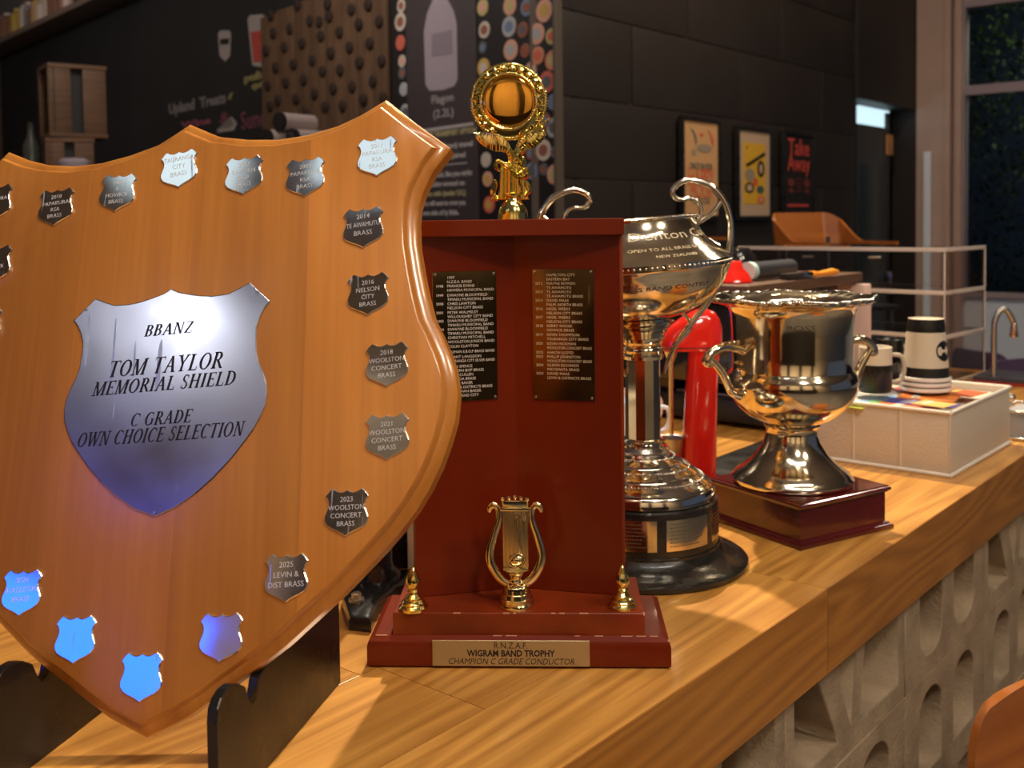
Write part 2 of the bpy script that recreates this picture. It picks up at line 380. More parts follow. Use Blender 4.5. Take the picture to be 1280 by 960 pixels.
# seriffed italic capitals for the engraved centre plate, unit cap height
def glyph(ch):
    TK, TN, SE = .155, .065, .06
    q = []; W = {'A':.78,'B':.66,'C':.72,'D':.76,'E':.64,'G':.78,'H':.82,'I':.36,'L':.62,'M':.96,'N':.82,'O':.80,'R':.72,'S':.54,'T':.70,'W':1.06,'Y':.74,'Z':.66,' ':.34}[ch]
    def rect(x0, y0, x1, y1): q.append([(x0,y0),(x1,y0),(x1,y1),(x0,y1)])
    def ser(x, y, w=.27): rect(x-w/2, y-(SE if y > .5 else 0), x+w/2, y+(0 if y > .5 else SE))
    def vs(x, t=TK, s=3, y0=0, y1=1):
        rect(x-t/2, y0, x+t/2, y1)
        if s & 1: ser(x, 0)
        if s & 2: ser(x, 1)
    def dg(x0, y0, x1, y1, t): q.append([(x0-t/2,y0),(x0+t/2,y0),(x1+t/2,y1),(x1-t/2,y1)])
    def arc(cx, cy, rx, ry, a0, a1, tk=TK, tn=TN, n=14):
        o_, i_ = [], []
        for k in range(n+1):
            a = math.radians(a0+(a1-a0)*k/n); o_.append((cx+rx*math.cos(a), cy+ry*math.sin(a))); i_.append((cx+(rx-tk)*math.cos(a), cy+(ry-tn)*math.sin(a)))
        for k in range(n): q.append([o_[k], o_[k+1], i_[k+1], i_[k]])
    if ch == 'A': dg(.12,0,.40,1,TN*1.2); dg(.66,0,.40,1,TK); ser(.12,0,.24); ser(.66,0,.26); rect(.22,.33,.56,.33+TN)
    elif ch == 'B': vs(.18); rect(.1,1-TN,.36,1); rect(.1,0,.36,TN); rect(.1,.51,.36,.51+TN); arc(.34,.765,.24,.235,-90,90); arc(.34,.28,.28,.28,-90,90)
    elif ch == 'C': arc(.40,.5,.36,.51,50,310); rect(.63,.70,.66,.95); 
    elif ch == 'D': vs(.18); rect(.1,1-TN,.32,1); rect(.1,0,.32,TN); arc(.30,.5,.42,.5,-90,90)
    elif ch == 'E': vs(.18); rect(.1,1-TN,.58,1); rect(.1,0,.60,TN); rect(.2,.5,.46,.5+TN); rect(.555,.80,.585,1); rect(.575,0,.605,.22); rect(.44,.42,.465,.62)
    elif ch == 'G': arc(.40,.5,.36,.51,50,318); rect(.63,.70,.66,.95); rect(.58,.06,.70,.42); ser(.64,.44,.24)
    elif ch == 'H': vs(.18); vs(.64); rect(.18,.5,.64,.5+TN)
    elif ch == 'I': vs(.18)
    elif ch == 'L': vs(.18); rect(.1,0,.58,TN); rect(.555,0,.585,.24)
    elif ch == 'M': vs(.15,TN); vs(.80); dg(.46,0,.18,1,TK); dg(.46,0,.76,1,TN)
    elif ch == 'N': vs(.15,TN); vs(.67,TN,2); dg(.66,0,.18,1,TK)
    elif ch == 'O': arc(.40,.5,.37,.51,0,360,n=26)
    elif ch == 'R': vs(.18); rect(.1,1-TN,.36,1); rect(.1,.48,.36,.48+TN); arc(.34,.74,.25,.26,-90,90); dg(.66,0,.36,.5,TK); ser(.66,0,.16)
    elif ch == 'S': arc(.27,.75,.20,.26,35,235,.11); arc(.27,.26,.22,.27,-145,55,.11); dg(.39,.38,.15,.64,.13); rect(.42,.74,.45,.95); rect(.055,.05,.085,.28)
    elif ch == 'T': vs(.35,TK,1); rect(.02,1-TN,.68,1); rect(.02,.80,.05,1); rect(.65,.80,.68,1)
    elif ch == 'W': dg(.32,0,.10,1,TK); dg(.32,0,.54,1,TN); dg(.74,0,.52,1,TK); dg(.74,0,.94,1,TN); ser(.10,1); ser(.52,1,.24); ser(.94,1,.22)
    elif ch == 'Y': dg(.37,.45,.12,1,TK); dg(.37,.45,.62,1,TN*1.2); rect(.305,0,.435,.48); ser(.37,0); ser(.12,1); ser(.62,1,.22)
    elif ch == 'Z': rect(.06,1-TN,.60,1); rect(.04,0,.62,TN); dg(.12,0,.54,1,TK); rect(.06,.80,.09,1); rect(.59,0,.62,.22)
    return q, W
def serif_text(name, s, h, width, m, parent, M, shear=.26):
    polys = []; x = 0
    for ch in s:
        g, wd = glyph(ch)
        for p in g: polys.append([(a+x, b) for a, b in p])
        x += wd + .05
    f = width/x; bm = bmesh.new()
    for p in polys:
        P = ccw([((a*f) - width/2 + (b-.5)*h*shear, (b-.5)*h) for a, b in p])
        lo = [bm.verts.new((a, b, 0)) for a, b in P]; hi = [bm.verts.new((a, b, .0002)) for a, b in P]
        bm.faces.new(hi)
        for i in range(len(P)): bm.faces.new((lo[i], lo[(i+1) % len(P)], hi[(i+1) % len(P)], hi[i]))
    me = bpy.data.meshes.new(name); bm.to_mesh(me); bm.free(); return link(name, me, m, parent, M)

# ================================================================== THE SETTING
FLOOR = -1.05; CEIL = 2.95
def slab(name, c, s, m, rz=0, parent=None):
    o = boxo(name, (0,0,0), s, m, parent); o.location = c; o.rotation_euler = (0, 0, rz)
    if parent is None: struct(o)
    return o
slab('floor', (1.2, 3, FLOOR-.05), (22, 26, .1), floor_m)
slab('ceiling', (.2, 2, CEIL+.05), (14, 18, .1), ceil_m)
# back wall on the right of the corner, made of large dark panels
Q = D*(D.dot(at_plane(705, 272, N, -2.9))) + N*(-2.9); Q.z = 0
sQ = Q.dot(D)
def bw(s, off=0, z=0): return D*s + N*(-2.9+off) + Vector((0, 0, z))
s_d0, s_d1, z_d = 7.30, 8.50, 1.29         # door opening
s_end = 8.62
wb = slab('wall_back', bw((sQ+s_d0)/2, -.11, (FLOOR+CEIL)/2), (s_d0-sQ, .16, CEIL-FLOOR), lit_joint, TH)
def wpiece(s0, s1, z0, z1):
    bm = bmesh.new(); box(bm, (0,0,0), (s1-s0-.010, .012, z1-z0-.010), .002)
    o = bm_obj('panel', bm, wall_d, wb, smooth=40)
    o.matrix_local = wb.matrix_basis.inverted() @ (Matrix.Translation(bw((s0+s1)/2, -.024, (z0+z1)/2)) @ Matrix.Rotation(TH, 4, 'Z'))
bpy.context.view_layer.update()
zl = [FLOOR, -.42, .10, .64, 1.02, 1.42, 1.82, 2.35, CEIL]
for j in range(len(zl)-1):
    s = sQ + (0 if j % 2 else -.55); 
    while s < s_d0:
        wpiece(max(s, sQ), min(s+1.15, s_d0), zl[j], zl[j+1]); s += 1.15
slab('wall_back', bw((s_d0+s_d1)/2, -.095, (z_d+CEIL)/2), (s_d1-s_d0, .19, CEIL-z_d), wall_d, TH)
slab('wall_back', bw((s_d1+s_end)/2, -.095, (FLOOR+CEIL)/2), (s_end-s_d1, .19, CEIL-FLOOR), wall_d, TH)
# dark lobby behind the door opening with a lit slot above the door leaf
slab('wall_lobby', bw((s_d0+s_d1)/2+.3, -1.7, (FLOOR+1.6)/2), (2.6, .1, 1.6-FLOOR), mat('lobby_blue', (.018, .030, .038), .5), TH)
slab('wall_lobby', bw(s_d0-.05, -.95, (FLOOR+1.6)/2), (.1, 1.5, 1.6-FLOOR), mat('lobby_blue', (0,0,0)), TH)
slab('wall_lobby', bw(s_d1+.35, -.95, (FLOOR+1.6)/2), (.1, 1.5, 1.6-FLOOR), mat('lobby_blue', (0,0,0)), TH)
slab('ceiling', bw((s_d0+s_d1)/2, -.95, 1.66), (2.4, 1.5, .08), mat('lobby_blue', (0,0,0)), TH)
door = slab('door_1', bw(s_d0+.53, -.12, (FLOOR+1.13)/2), (.60, .04, 1.13-FLOOR), mat('door_leaf', (.014, .030, .036), .35), TH)
boxc('door_panel', (0, -.024, .35), (.46, .01, .9), mat('door_leaf', (0,0,0)), door, .004)
boxc('door_handle', (.25, -.05, -.1), (.02, .05, .14), steel, door, .004)
lg = boxo('lobby_light', (0,0,0), (.62, .02, .15), mat('lobby_light', (.6,.75,.8), emit=(.62, .86, .95), estr=.75)); lg.location = bw(s_d0+.72, -.165, 1.205); lg.rotation_euler = (0, 0, TH)
tag(lg, 'pale blue lit light slot over the dark doorway', 'light')
sg = thing('door_sign', 'small orange sign on the dark door frame, right of the leaf', 'sign', bw(s_d0+.86, -.09, 1.00), TH)
boxc('sign_board', (0, 0, 0), (.13, .012, .16), mat('orange_sign', (.55, .26, .09), .5), sg, .003)
boxc('sign_post', (0, .02, -.9), (.035, .03, 2.3), blackp, sg, .003)

# back wall left of the corner: receding the other way
E_ = Vector((.66, -.752, 0)).normalized(); TE = math.atan2(E_.y, E_.x); NE = Vector((-E_.y, E_.x, 0)); NE = -NE if NE.dot(Vector((0, -1, 0))) < 0 else NE
cE = NE.dot(Q)
def lw(u, v, off=0): return at_plane(u, v, NE, cE+off)
def lwa(u, v): p = lw(u, v); return p.dot(E_), p.z
def lpt(a, z, off=0): return E_*a + NE*(cE+off) + Vector((0, 0, z))
aQ = Q.dot(E_)
slab('wall_left', lpt(aQ-6.545, (FLOOR+CEIL)/2, -.08), (13, .16, CEIL-FLOOR), wall_b, TE)
# window wall on the right, with a pale frame
K0 = bw(s_end, 0); 
def ww(a, z=0, off=0): return K0 + N*a + D*(-off) + Vector((0, 0, z))   # a: metres along the window wall towards the customers
TW = math.atan2(N.y, N.x)
def ww_z(u, v): p = at_plane(u, v, D, K0.dot(D)); return (p-K0).dot(N), p.z
aw0, zt = ww_z(1209, 11); _, zm0 = ww_z(1207, 108); _, zm1 = ww_z(1207, 120); _, zs = ww_z(1240, 372)
slab('wall_right', ww(4.2, (FLOOR+zs)/2, -.06), (8.4, .12, zs-FLOOR), mat('blue_lit_low_wall', (.66, .76, .90), .7), TW)  # white low wall, the blue light on it put into its colour
slab('wall_right', ww(4.2, (zt+.06+CEIL)/2, -.06), (8.4, .12, CEIL-zt-.06), plaster, TW)
pil = slab('trim_1', ww(aw0*.32, (FLOOR+CEIL)/2, .05), (aw0*.62, .16, CEIL-FLOOR), frame_m, TW)
boxc('trim_strip', (aw0*.36, -.03, 0), (aw0*.16, .12, CEIL-FLOOR), frame_m, pil, .006)
boxc('trim_strip', (aw0*.56, .01, 0), (aw0*.16, .10, CEIL-FLOOR), frame_m, pil, .006)
pb = boxc('light_sliver', (0, 0, 0), (.055, .05, 2.0), sliver_blue, None, .006); pb.location = ww(aw0*.30, -.05, .16); pb.rotation_euler = (0, 0, TW)  # bright sliver of light on the pillar, built as a thin strip
tag(pb, 'sliver of pale blue light on the pinkish window frame, built as a strip', 'painted light')
for wi in range(4):
    a0 = aw0 + wi*2.05; a1 = a0 + 1.9
    wn = bpy.data.objects.new('window_%d' % (wi+1), None); COL.objects.link(wn); wn.location = ww((a0+a1)/2, zs); wn.rotation_euler = (0, 0, TW); struct(wn); hh = zt-zs
    fr = bmesh.new()
    for c, s in (((-(a1-a0)/2-.07, 0, hh/2), (.14, .1, hh+.1)), (((a1-a0)/2, 0, hh/2), (.02, .1, hh+.1)), ((0, 0, hh+.03), (a1-a0+.28, .1, .06)), ((0, 0, .02), (a1-a0+.28, .12, .04)), ((0, 0, (zm0+zm1)/2-zs), (a1-a0, .08, zm0-zm1))): box(fr, c, s, .004)
    bm_obj('window_frame', fr, mat('window_frame_lilac', (.36, .29, .33), .5), wn)
    for z0, z1 in ((.04, zm1-zs), (zm0-zs, hh)): boxc('pane', (0, .01, (z0+z1)/2), (a1-a0, .006, z1-z0), glass, wn)
# hedge and dusk-blue garden beyond the glass
gw = slab('wall_garden', ww(3.5, .8, -2.6), (11, .1, 5), mat('dusk_blue_wall', (.008, .018, .045), .8, var=.5, vscale=1.2), TW)
hb = bmesh.new(); rr = random.Random(3)
for i in range(30000):
    a = rr.uniform(-1, 6.5); z = rr.uniform(FLOOR, 2.75)
    dens = 1 if (z > 1.45 or z < .15 or a < .85) else .5
    if rr.random() > dens: continue
    c = ww(a, z, -1.2 - .25*rr.random() - .35*(math.sin(a*3)*math.cos(z*2.6)))
    s = rr.uniform(.016, .042); ax = Vector((rr.uniform(-1,1), rr.uniform(-1,1), rr.uniform(-1,1))).normalized(); bx = ax.cross(Vector((0,0,1))).normalized()*s*.5; ax = ax*s
    v = [hb.verts.new(p) for p in (c-ax, c+bx, c+ax, c-bx)]; hb.faces.new(v)
me = bpy.data.meshes.new('hedge_leaves'); hb.to_mesh(me); hb.free()
hd = link('hedge_leaves', me, mat('hedge_leaf', (.026, .045, .012), .6, var=.5, vscale=2)); tag(hd, 'dark green hedge leaves outside the window on the right', 'hedge'); hd['kind'] = 'stuff'
gl = slab('ground_garden', ww(3.5, FLOOR-.05, -1.6), (12, 3, .1), floor_m, TW)
light('AREA', ww(1.2, 2.7, -.5), ww(1.2, .4, -1.6), 22, (.75, .85, .6), .5)
light('AREA', ww(2.4, 2.2, -1.6), ww(2.4, .9, -2.6), 13, (.3, .5, 1), .4)
# seating side: walls behind and left of the photographer so the room is closed
slab('wall_front', (1.2, -4.6, (FLOOR+CEIL)/2), (15, .15, CEIL-FLOOR), plaster)
slab('wall_west', (-5.6, .5, (FLOOR+CEIL)/2), (.15, 22, CEIL-FLOOR), mat('wall_west_brown', (.22, .15, .11), .7))

slab('wall_added_dark', (-.6, -2.9, (FLOOR+.25)/2), (6.5, .5, .25-FLOOR), mat('added_dark', (.030, .022, .018), .5))  # unseen dark partition added as contrast for the metals to mirror
for cx_ in (-4.2, -1.9, .5, 2.9): slab('trim_added_dark', (cx_, -4.4, (FLOOR+CEIL)/2), (.5, .25, CEIL-FLOOR), mat('added_dark', (0,0,0)))  # unseen dark columns added for the same reflections
# ------------------------------------------------------------------ bar counter
S0, S1, DEP, AP = -1.2, 3.16, .90, .105
ctr = thing('bar_counter', 'long oak bar counter with plank top and deep front edge', 'counter', bar(S0, 0), TH)
def L_(s, t, z=0): return Vector((s-S0, t, z))
rows = [0, .118, .262, .405, .548, .692, DEP]; rb = random.Random(11)
for j in range(len(rows)-1):
    s = S0; first = True
    while s < S1:
        ln = rb.uniform(.9, 1.7) if not first else rb.uniform(.3, 1.2); first = False
        if j == 0: ln = 2.39 if s == S0 else 3
        if j == 1: ln = {True: 1.90}.get(s == S0, 1.25)
        e = min(S1, s+ln); 
        if S1-e < .25: e = S1
        bm = bmesh.new(); box(bm, (0,0,0), (e-s-.0008, rows[j+1]-rows[j]-.0008, .03), .0004)
        bm_obj('plank', bm, oak, ctr, Matrix.Translation(L_((s+e)/2, (rows[j]+rows[j+1])/2, -.015)))
        s = e
for s, e in ((S0, 1.19), (1.19, S1)):
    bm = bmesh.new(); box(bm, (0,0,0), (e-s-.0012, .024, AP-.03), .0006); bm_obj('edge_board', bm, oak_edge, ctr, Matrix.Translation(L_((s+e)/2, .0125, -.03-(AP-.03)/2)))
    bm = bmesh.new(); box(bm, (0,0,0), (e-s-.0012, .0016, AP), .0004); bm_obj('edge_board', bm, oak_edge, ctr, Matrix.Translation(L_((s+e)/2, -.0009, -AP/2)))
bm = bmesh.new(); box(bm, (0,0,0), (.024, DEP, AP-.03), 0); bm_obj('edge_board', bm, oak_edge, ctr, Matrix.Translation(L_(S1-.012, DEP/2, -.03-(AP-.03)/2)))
# concrete block front
bf = thing('block_front', 'raw grey concrete block front under the oak bar', 'block wall', bar(S0, .16, FLOOR), TH)
BW, BH = .391, .190; z_j = -.250
def arch(x0, x1, z0, z1, up=True, n=8):
    """opening, rounded at one end and slightly tapered"""
    w_ = x1-x0; P = []
    if up:
        P = [(x0, z0), (x1, z0), (x1, z1-w_*.35)] + [(x0+w_*(.5+.5*math.cos(a*PI/n)), z1-w_*.35+w_*.35*math.sin(a*PI/n)) for a in range(1, n)] + [(x0, z1-w_*.35)]
    else:
        P = [(x1, z1), (x0, z1), (x0, z0+w_*.35)] + [(x0+w_*(.5-.5*math.cos(a*PI/n)), z0+w_*.35-w_*.35*math.sin(a*PI/n)) for a in range(1, n)] + [(x1, z0+w_*.35)]
    return P
def block_mesh(kind):
    g = .0015; X, Z = BW/2-g, BH/2-g; out = [(-X, -Z), (X, -Z), (X, Z), (-X, Z)]
    if kind == 'up':   holes = [arch(-.135, -.030, -.060, .072), arch(.025, .135, -.060, .072)]
    elif kind == 'down': holes = [arch(-.135, -.030, -.068, .062, False), arch(.025, .135, -.068, .062, False)]
    else:
        ca = [(.0 - .055*math.sin(t*PI/2/6)**1.0 - .012, -.075+.155*t/6*1.0) for t in range(7)]
        holes = [[(-X+.022, -.068)] + [(x-.028+.03*((z+.07)/.15)**2*(-1), z+.006) for x, z in ca] + [(-X+.022, .084)],
                 [(.000, -.066), (.030, .084), (-.055, .084), (-.048, .04), (-.030, -.01)],
                 [(.024, -.068), (X-.022, -.068), (X-.022, .084), (.056, .084)]]
        holes[0] = [(p[0], min(.084, p[1])) for p in holes[0]]
    return curve_mesh([out]+holes, .16, .0022)
bmesh_k = {k: block_mesh(k) for k in ('up', 'down', 'web')}
for k, me in bmesh_k.items(): me.materials.append(concrete)
rowkinds = {0: ['down', 'down', 'web', 'web', 'down', 'web'], 1: ['up', 'up', 'up', 'up', 'up', 'up'], 2: ['up', 'web', 'up', 'web', 'web', 'up'], 3: ['down', 'up', 'web', 'up', 'down', 'up']}
s_ref = (at_plane(1132, 800, N, -.511-.012)).dot(D)
rj = random.Random(5)
for r in range(5):
    zc = z_j + BH/2 - BH*r
    if zc - BH/2 < FLOOR - .01: break
    for c in range(-8, 6):
        sc0 = s_ref + c*BW
        if sc0 < S0 or sc0+BW > S1-.05: continue
        if c >= -1 and r < 3:
            kd = {(-1,0):'web', (0,0):'down', (1,0):'web', (2,0):'down', (-1,1):'up', (0,1):'up', (1,1):'up', (2,1):'down', (-1,2):'web', (0,2):'web', (1,2):'web', (2,2):'up'}.get((c, r), rj.choice(['up','web','down']))
        else: kd = rj.choice(['up', 'web', 'down'])
        p = Vector((sc0+BW/2-S0, .092-.16+.002*rj.random(), zc-FLOOR))
        o = link('concrete_block', bmesh_k[kd], None, bf, Matrix.Translation(p) @ RX90)
nb = int((z_j+BH-FLOOR)/BH)
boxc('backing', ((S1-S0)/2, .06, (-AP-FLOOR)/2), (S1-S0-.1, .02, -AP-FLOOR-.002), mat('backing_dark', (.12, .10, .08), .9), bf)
boxc('bottom_course', ((S1-S0)/2, -.03, (z_j-BH*4-FLOOR+.0)/2 if z_j-BH*4 > FLOOR else .02), (S1-S0-.1, .12, max(.03, z_j-BH*4-FLOOR-.002)), concrete, bf)

# ================================================================== SHIELD TROPHY
A_, B_, C_ = Vector((.97457882, -.20314908, .09448058)), Vector((-.01836587, .34784537, .93737201)), Vector((-.22329089, -.91527813, .33527172))
SO = at_y(200, 560, .76*1.184) + A_*.00057
SM = Matrix((( *[A_[0], B_[0], C_[0]], SO[0]), ( *[A_[1], B_[1], C_[1]], SO[1]), ( *[A_[2], B_[2], C_[2]], SO[2]), (0,0,0,1)))
SMI = SM.inverted()
def sh(u, v):
    p = SMI @ at_plane(u, v, C_, C_.dot(SO)); return (p.x, p.y)
shield = thing('shield_trophy', 'large orange varnished wooden memorial shield leaning on a black stand', 'trophy shield', M=SM)
def sym(pts):   # right half from top centre to bottom centre -> full outline
    R = [p for p in pts]; L = [(-x, y) for x, y in reversed(pts) if abs(x) > 1e-4]
    return R + L
half = [sh(*p) for p in ((232,165),(245,172),(262,179),(300,183),(340,183),(380,177),(420,165),(450,151),(475,136),(505,160),(538,184),(524,202),(510,230),(503,252),(501,275),(502,305),(507,337),(513,368),(521,400),(532,422),(542,445),(548,465),(551,490),(548,520),(540,548),(530,575),(517,602),(501,628),(483,652),(463,675),(442,697),(410,730),(375,762),(340,794),(310,817),(280,838),(250,860),(218,882))]
half[0] = (0, half[0][1]); half.append((0, sh(180, 903)[1]))
TKS = .026
loft_o('board', sym(half), [(-.004, -TKS), (-.0115, -TKS+.003), (-.0115, -.011), (-.008, -.007), (-.0035, -.0055), (-.0015, -.001), (0, 0)], rimu_edge, shield, front=rimu, smooth=35)
# big centre plate
hp = [sh(*p) for p in ((212,362),(224,366),(241,369),(254,370.5),(266.7,370.7),(286,368),(300,361),(313,354),(325,365),(338,377),(331,386),(326,396),(321,410),(320.5,425),(321,440),(324,453),(330,467),(333.5,480),(334,493),(332,507),(326,521),(318,536),(308,550),(290,573),(266.7,598),(245,617),(221,634))]
hp = [(x, y) for x, y in hp]; hp[0] = (0, hp[0][1]); hp.append((0, sh(192.5, 646)[1]))
cp = loft_o('centre_plate', sym(hp), [(-.0002, .0001), (-.0002, .0010), (.0006, .0014)], alu, shield, front=alu)
cp['label'] = 'brushed silver shield-shaped plate engraved with the trophy title'
for s, c, wpx, h in (('BBANZ', (213, 411.5), 61, .0105), ('TOM TAYLOR', (209.5, 456), 144, .0148), ('MEMORIAL SHIELD', (207.5, 479.5), 179, .0125), ('C GRADE', (203.5, 522.5), 77, .0115), ('OWN CHOICE SELECTION', (202.8, 543), 208, .0125)):
    a0 = sh(c[0]-wpx/2, c[1]+wpx*.045); a1 = sh(c[0]+wpx/2, c[1]-wpx*.045); m_ = ((a0[0]+a1[0])/2, (a0[1]+a1[1])/2)
    serif_text('engraving', s, h, a1[0]-a0[0], ink, cp, T3(m_[0], m_[1], .00142))
for p in ((109, 388), (322, 367), (193.5, 641)):
    q = sh(*p); latheo('pin', [(0, 0), (.0013, 0), (.0013, .0004), (0, .0009)], steel, cp, 10, (q[0], q[1], .0014))
# award plates
hs = [(0, .94), (.14, .87), (.28, .84), (.45, .88), (.68, 1.0), (.84, .86), (1.0, .66), (.88, .52), (.83, .36), (.85, .18), (.93, 0), (1.0, -.2), (.98, -.40), (.85, -.58), (.62, -.71), (.40, -.80), (.18, -.90), (0, -1.02)]
AS = .0192
def award(px, py, txt, rot=0.0, bulge=0):
    c = sh(px, py)
    P = [(x*AS, y*AS) for x, y in sym(hs)]
    o = loft_o('award_shield', P, [(0, 0), (0, .0008), (.0008, .0016)], alu_rim, shield, T3(c[0], c[1], .0001) @ Matrix.Rotation(rot, 4, 'Z'), front=alu_s)
    if txt:
        ln = txt.split('\n'); n_ = len(ln); y0 = .010 if n_ > 2 else .008
        for k, s in enumerate(ln):
            if not s: continue
            sz = .0064 if n_ < 4 else .0058
            dy = y0 - k*(.0078 if n_ == 3 else .0065)
            me = text_mesh(s, sz, .00008, offset=-.00006)
            xs = [v.co.x for v in me.vertices]; wd = max(xs)-min(xs); mx = .031 if dy > -.006 else .027
            if wd > mx:
                for v in me.vertices: v.co.x *= mx/wd
            link('engraving', me, engr, o, T3(0, dy, .00165) @ Matrix.Rotation(.03, 4, 'Z'))
    return o
award(-6, 254, '2012\nPAPAKURA\nRSA\nBRASS'); award(70.5, 259, '2010\nPAPAKURA\nRSA\nBRASS'); award(147.5, 241, '2005\n&\nHOWICK\nBRASS', -.06); award(224.5, 211.5, 'TAURANGA\nCITY\nBRASS', .05)
award(305.5, 219.5, '2007\nEASTERN\nBOP\nBRASS'); award(382, 221.5, '2009\nPAPAKURA\nRSA\nBRASS'); award(472, 196, '2011\nPAPAKURA\nRSA\nBRASS')
award(454.5, 284.5, '2014\nTE AWAMUTU\nBRASS'); award(460.5, 367.5, '2016\nNELSON\nCITY\nBRASS'); award(484, 455.5, '2018\nWOOLSTON\nCONCERT\nBRASS'); award(484.5, 545.5, '2021\nWOOLSTON\nCONCERT\nBRASS')
award(433.5, 640, '2023\nWOOLSTON\nCONCERT\nBRASS', -.03); award(358.5, 722, '2025\nLEVIN &\nDIST BRASS'); award(277, 796.5, ''); award(177.5, 846, ''); award(95, 799, ''); award(28, 740.5, '2024\nROLLESTON\nBRASS')
award(-7, 331, '2013\nST\nHOWICK\nBRASS'.replace('ST\n', '&\n')); award(-20, 409, '2015\nBRASS')

# black display stand: two notched side plates and a rod
stand = thing('display_stand', 'matt black notched display stand holding the wooden shield', 'stand', (-.285, .90, 0))
g = Vector((.2112, .9774, 0)).normalized(); side = Vector((g.y, -g.x, 0))
prof = [(-.083, 0), (.162, 0), (.162, .150), (.150, .165), (.085, .175), (.062, .168), (.045, .150), (.020, .092), (-.008, .083), (-.013, .082), (-.019, .068), (-.0255, .0655), (-.030, .072), (-.036, .085), (-.0475, .0925), (-.0565, .0958), (-.0655, .0963), (-.075, .0935), (-.081, .0875), (-.083, .078)]
for k, base in enumerate((Vector((-.2072, .8414, 0)), Vector((-.3965, .8885, 0)))):
    M = Matrix(((g.x, 0, side.x, base.x), (g.y, 0, side.y, base.y), (0, 1, 0, 0), (0, 0, 0, 1)))
    loft_o('side_plate', prof, [(.0008, -.0085), (0, -.0075), (0, -.001), (.0008, 0)], blackp, stand, Matrix.Translation((.285, -.90, 0)) @ M)
p0 = Vector((-.2072, .8414, 0)) + g*.12 + Vector((0, 0, .11)); p1 = Vector((-.3965, .8885, 0)) + g*.07 + Vector((0, 0, .11))
o = tubeo('cross_bar', [p0 - stand.location, p1 - stand.location], .006, blackp, stand)

# ================================================================== WOODEN CONDUCTOR TROPHY
YAW = -math.radians(2.4)
tb = at_z(648, 836, 0)
ct = thing('conductor_trophy', 'red mahogany open-book trophy with gold wreath figure and lyre', 'trophy', tb, YAW)
CTI = (Matrix.Translation(tb) @ Matrix.Rotation(YAW, 4, 'Z')).inverted()
def cz(u, v, z): return CTI @ at_z(u, v, z)
def cy(u, v, yl):    # on the trophy's own plane y = yl
    nrm = Matrix.Rotation(YAW, 3, 'Z') @ Vector((0, 1, 0)); return CTI @ at_plane(u, v, nrm, nrm.dot(tb) + yl)
BW_, BD, BZ = .3055, .128, .031
bm = bmesh.new()
loft_poly(bm, [(-BW_/2, 0), (BW_/2, 0), (BW_/2, BD), (-BW_/2, BD)], [(.003, 0), (.0, .003), (0, BZ-.009), (.0015, BZ-.004), (.0075, BZ)])
bm_obj('base_plinth', bm, mahog, ct, smooth=30)
z1 = .0535; w1 = .2545
bm = bmesh.new(); loft_poly(bm, [(-w1/2, .009), (w1/2, .009), (w1/2, .116), (-w1/2, .116)], [(0, BZ), (0, z1-.001), (.0008, z1)])
bm_obj('plinth_step', bm, mahog_top, ct)
# worn edges of the plinth (chipped lacquer along the arrises)
bm = bmesh.new(); rc = random.Random(2)
for x0, x1, y, z in ((-w1/2, w1/2, .0095, z1-.0004), (-BW_/2+.008, BW_/2-.008, .0072, BZ-.0004)):
    x = x0
    while x < x1-.01:
        L = rc.uniform(.002, .012)
        if rc.random() < .3: box(bm, (x+L/2, y, z), (L, .0009, .0009))
        x += L + .004
box(bm, (BW_/2-.0022, .004, BZ-.004), (.0016, .004, .0022)); box(bm, (w1/2-.0006, .0115, z1-.0014), (.0016, .006, .0022))
o_ = bm_obj('chipped_edge', bm, chip, ct); o_['label'] = 'pale chipped lacquer along the plinth edges'; o_['kind'] = 'stuff'
tp = loft_o('title_plate', [(-.079, -.0132), (.079, -.0132), (.079, .0132), (-.079, .0132)], [(0, 0), (0, .0006), (.0003, .0009)], plate_t, ct, T3(cy(638.5, 815, 0).x, -.0001, .0160) @ RX90)
tp['label'] = 'satin brass title plate with black lettering'
for s, y, wd, hh_, shr, off in (('R.N.Z.A.F.', .0078, .0335, .0088, 0, 0), ('WIGRAM BAND TROPHY', -.0002, .0885, .0090, 0, .00028), ('CHAMPION C GRADE CONDUCTOR', -.0084, .126, .0088, .25, 0)):
    text('lettering', s, hh_, ink, tp, T3(0, y, .00092), width=wd, shear=shr, offset=off, extrude=.0001)
# two hinged back panels, V-shaped
zt_ = .4335
pc = cz(648, 735, z1); pl_ = cz(520, 747.5, z1); pr = cz(778, 745, z1)
th_ = .013
def vpanel(a, b, sgn):
    dx = (b-a).normalized(); nn_ = Vector((-dx.y, dx.x, 0))      # away from the camera when a->b runs to +x
    P = [(a.x, a.y), (b.x, b.y), ((b+nn_*th_).x, (b+nn_*th_).y), ((a+nn_*th_).x, (a+nn_*th_).y)]
    bm = bmesh.new(); loft_poly(bm, P, [(.0006, z1), (0, z1+.001), (0, zt_)]); return bm_obj('back_panel', bm, mahog, ct)
vpanel(Vector((pl_.x, pl_.y, 0)), Vector((pc.x, pc.y, 0)), 1); vpanel(Vector((pc.x, pc.y, 0)), Vector((pr.x, pr.y, 0)), 1)
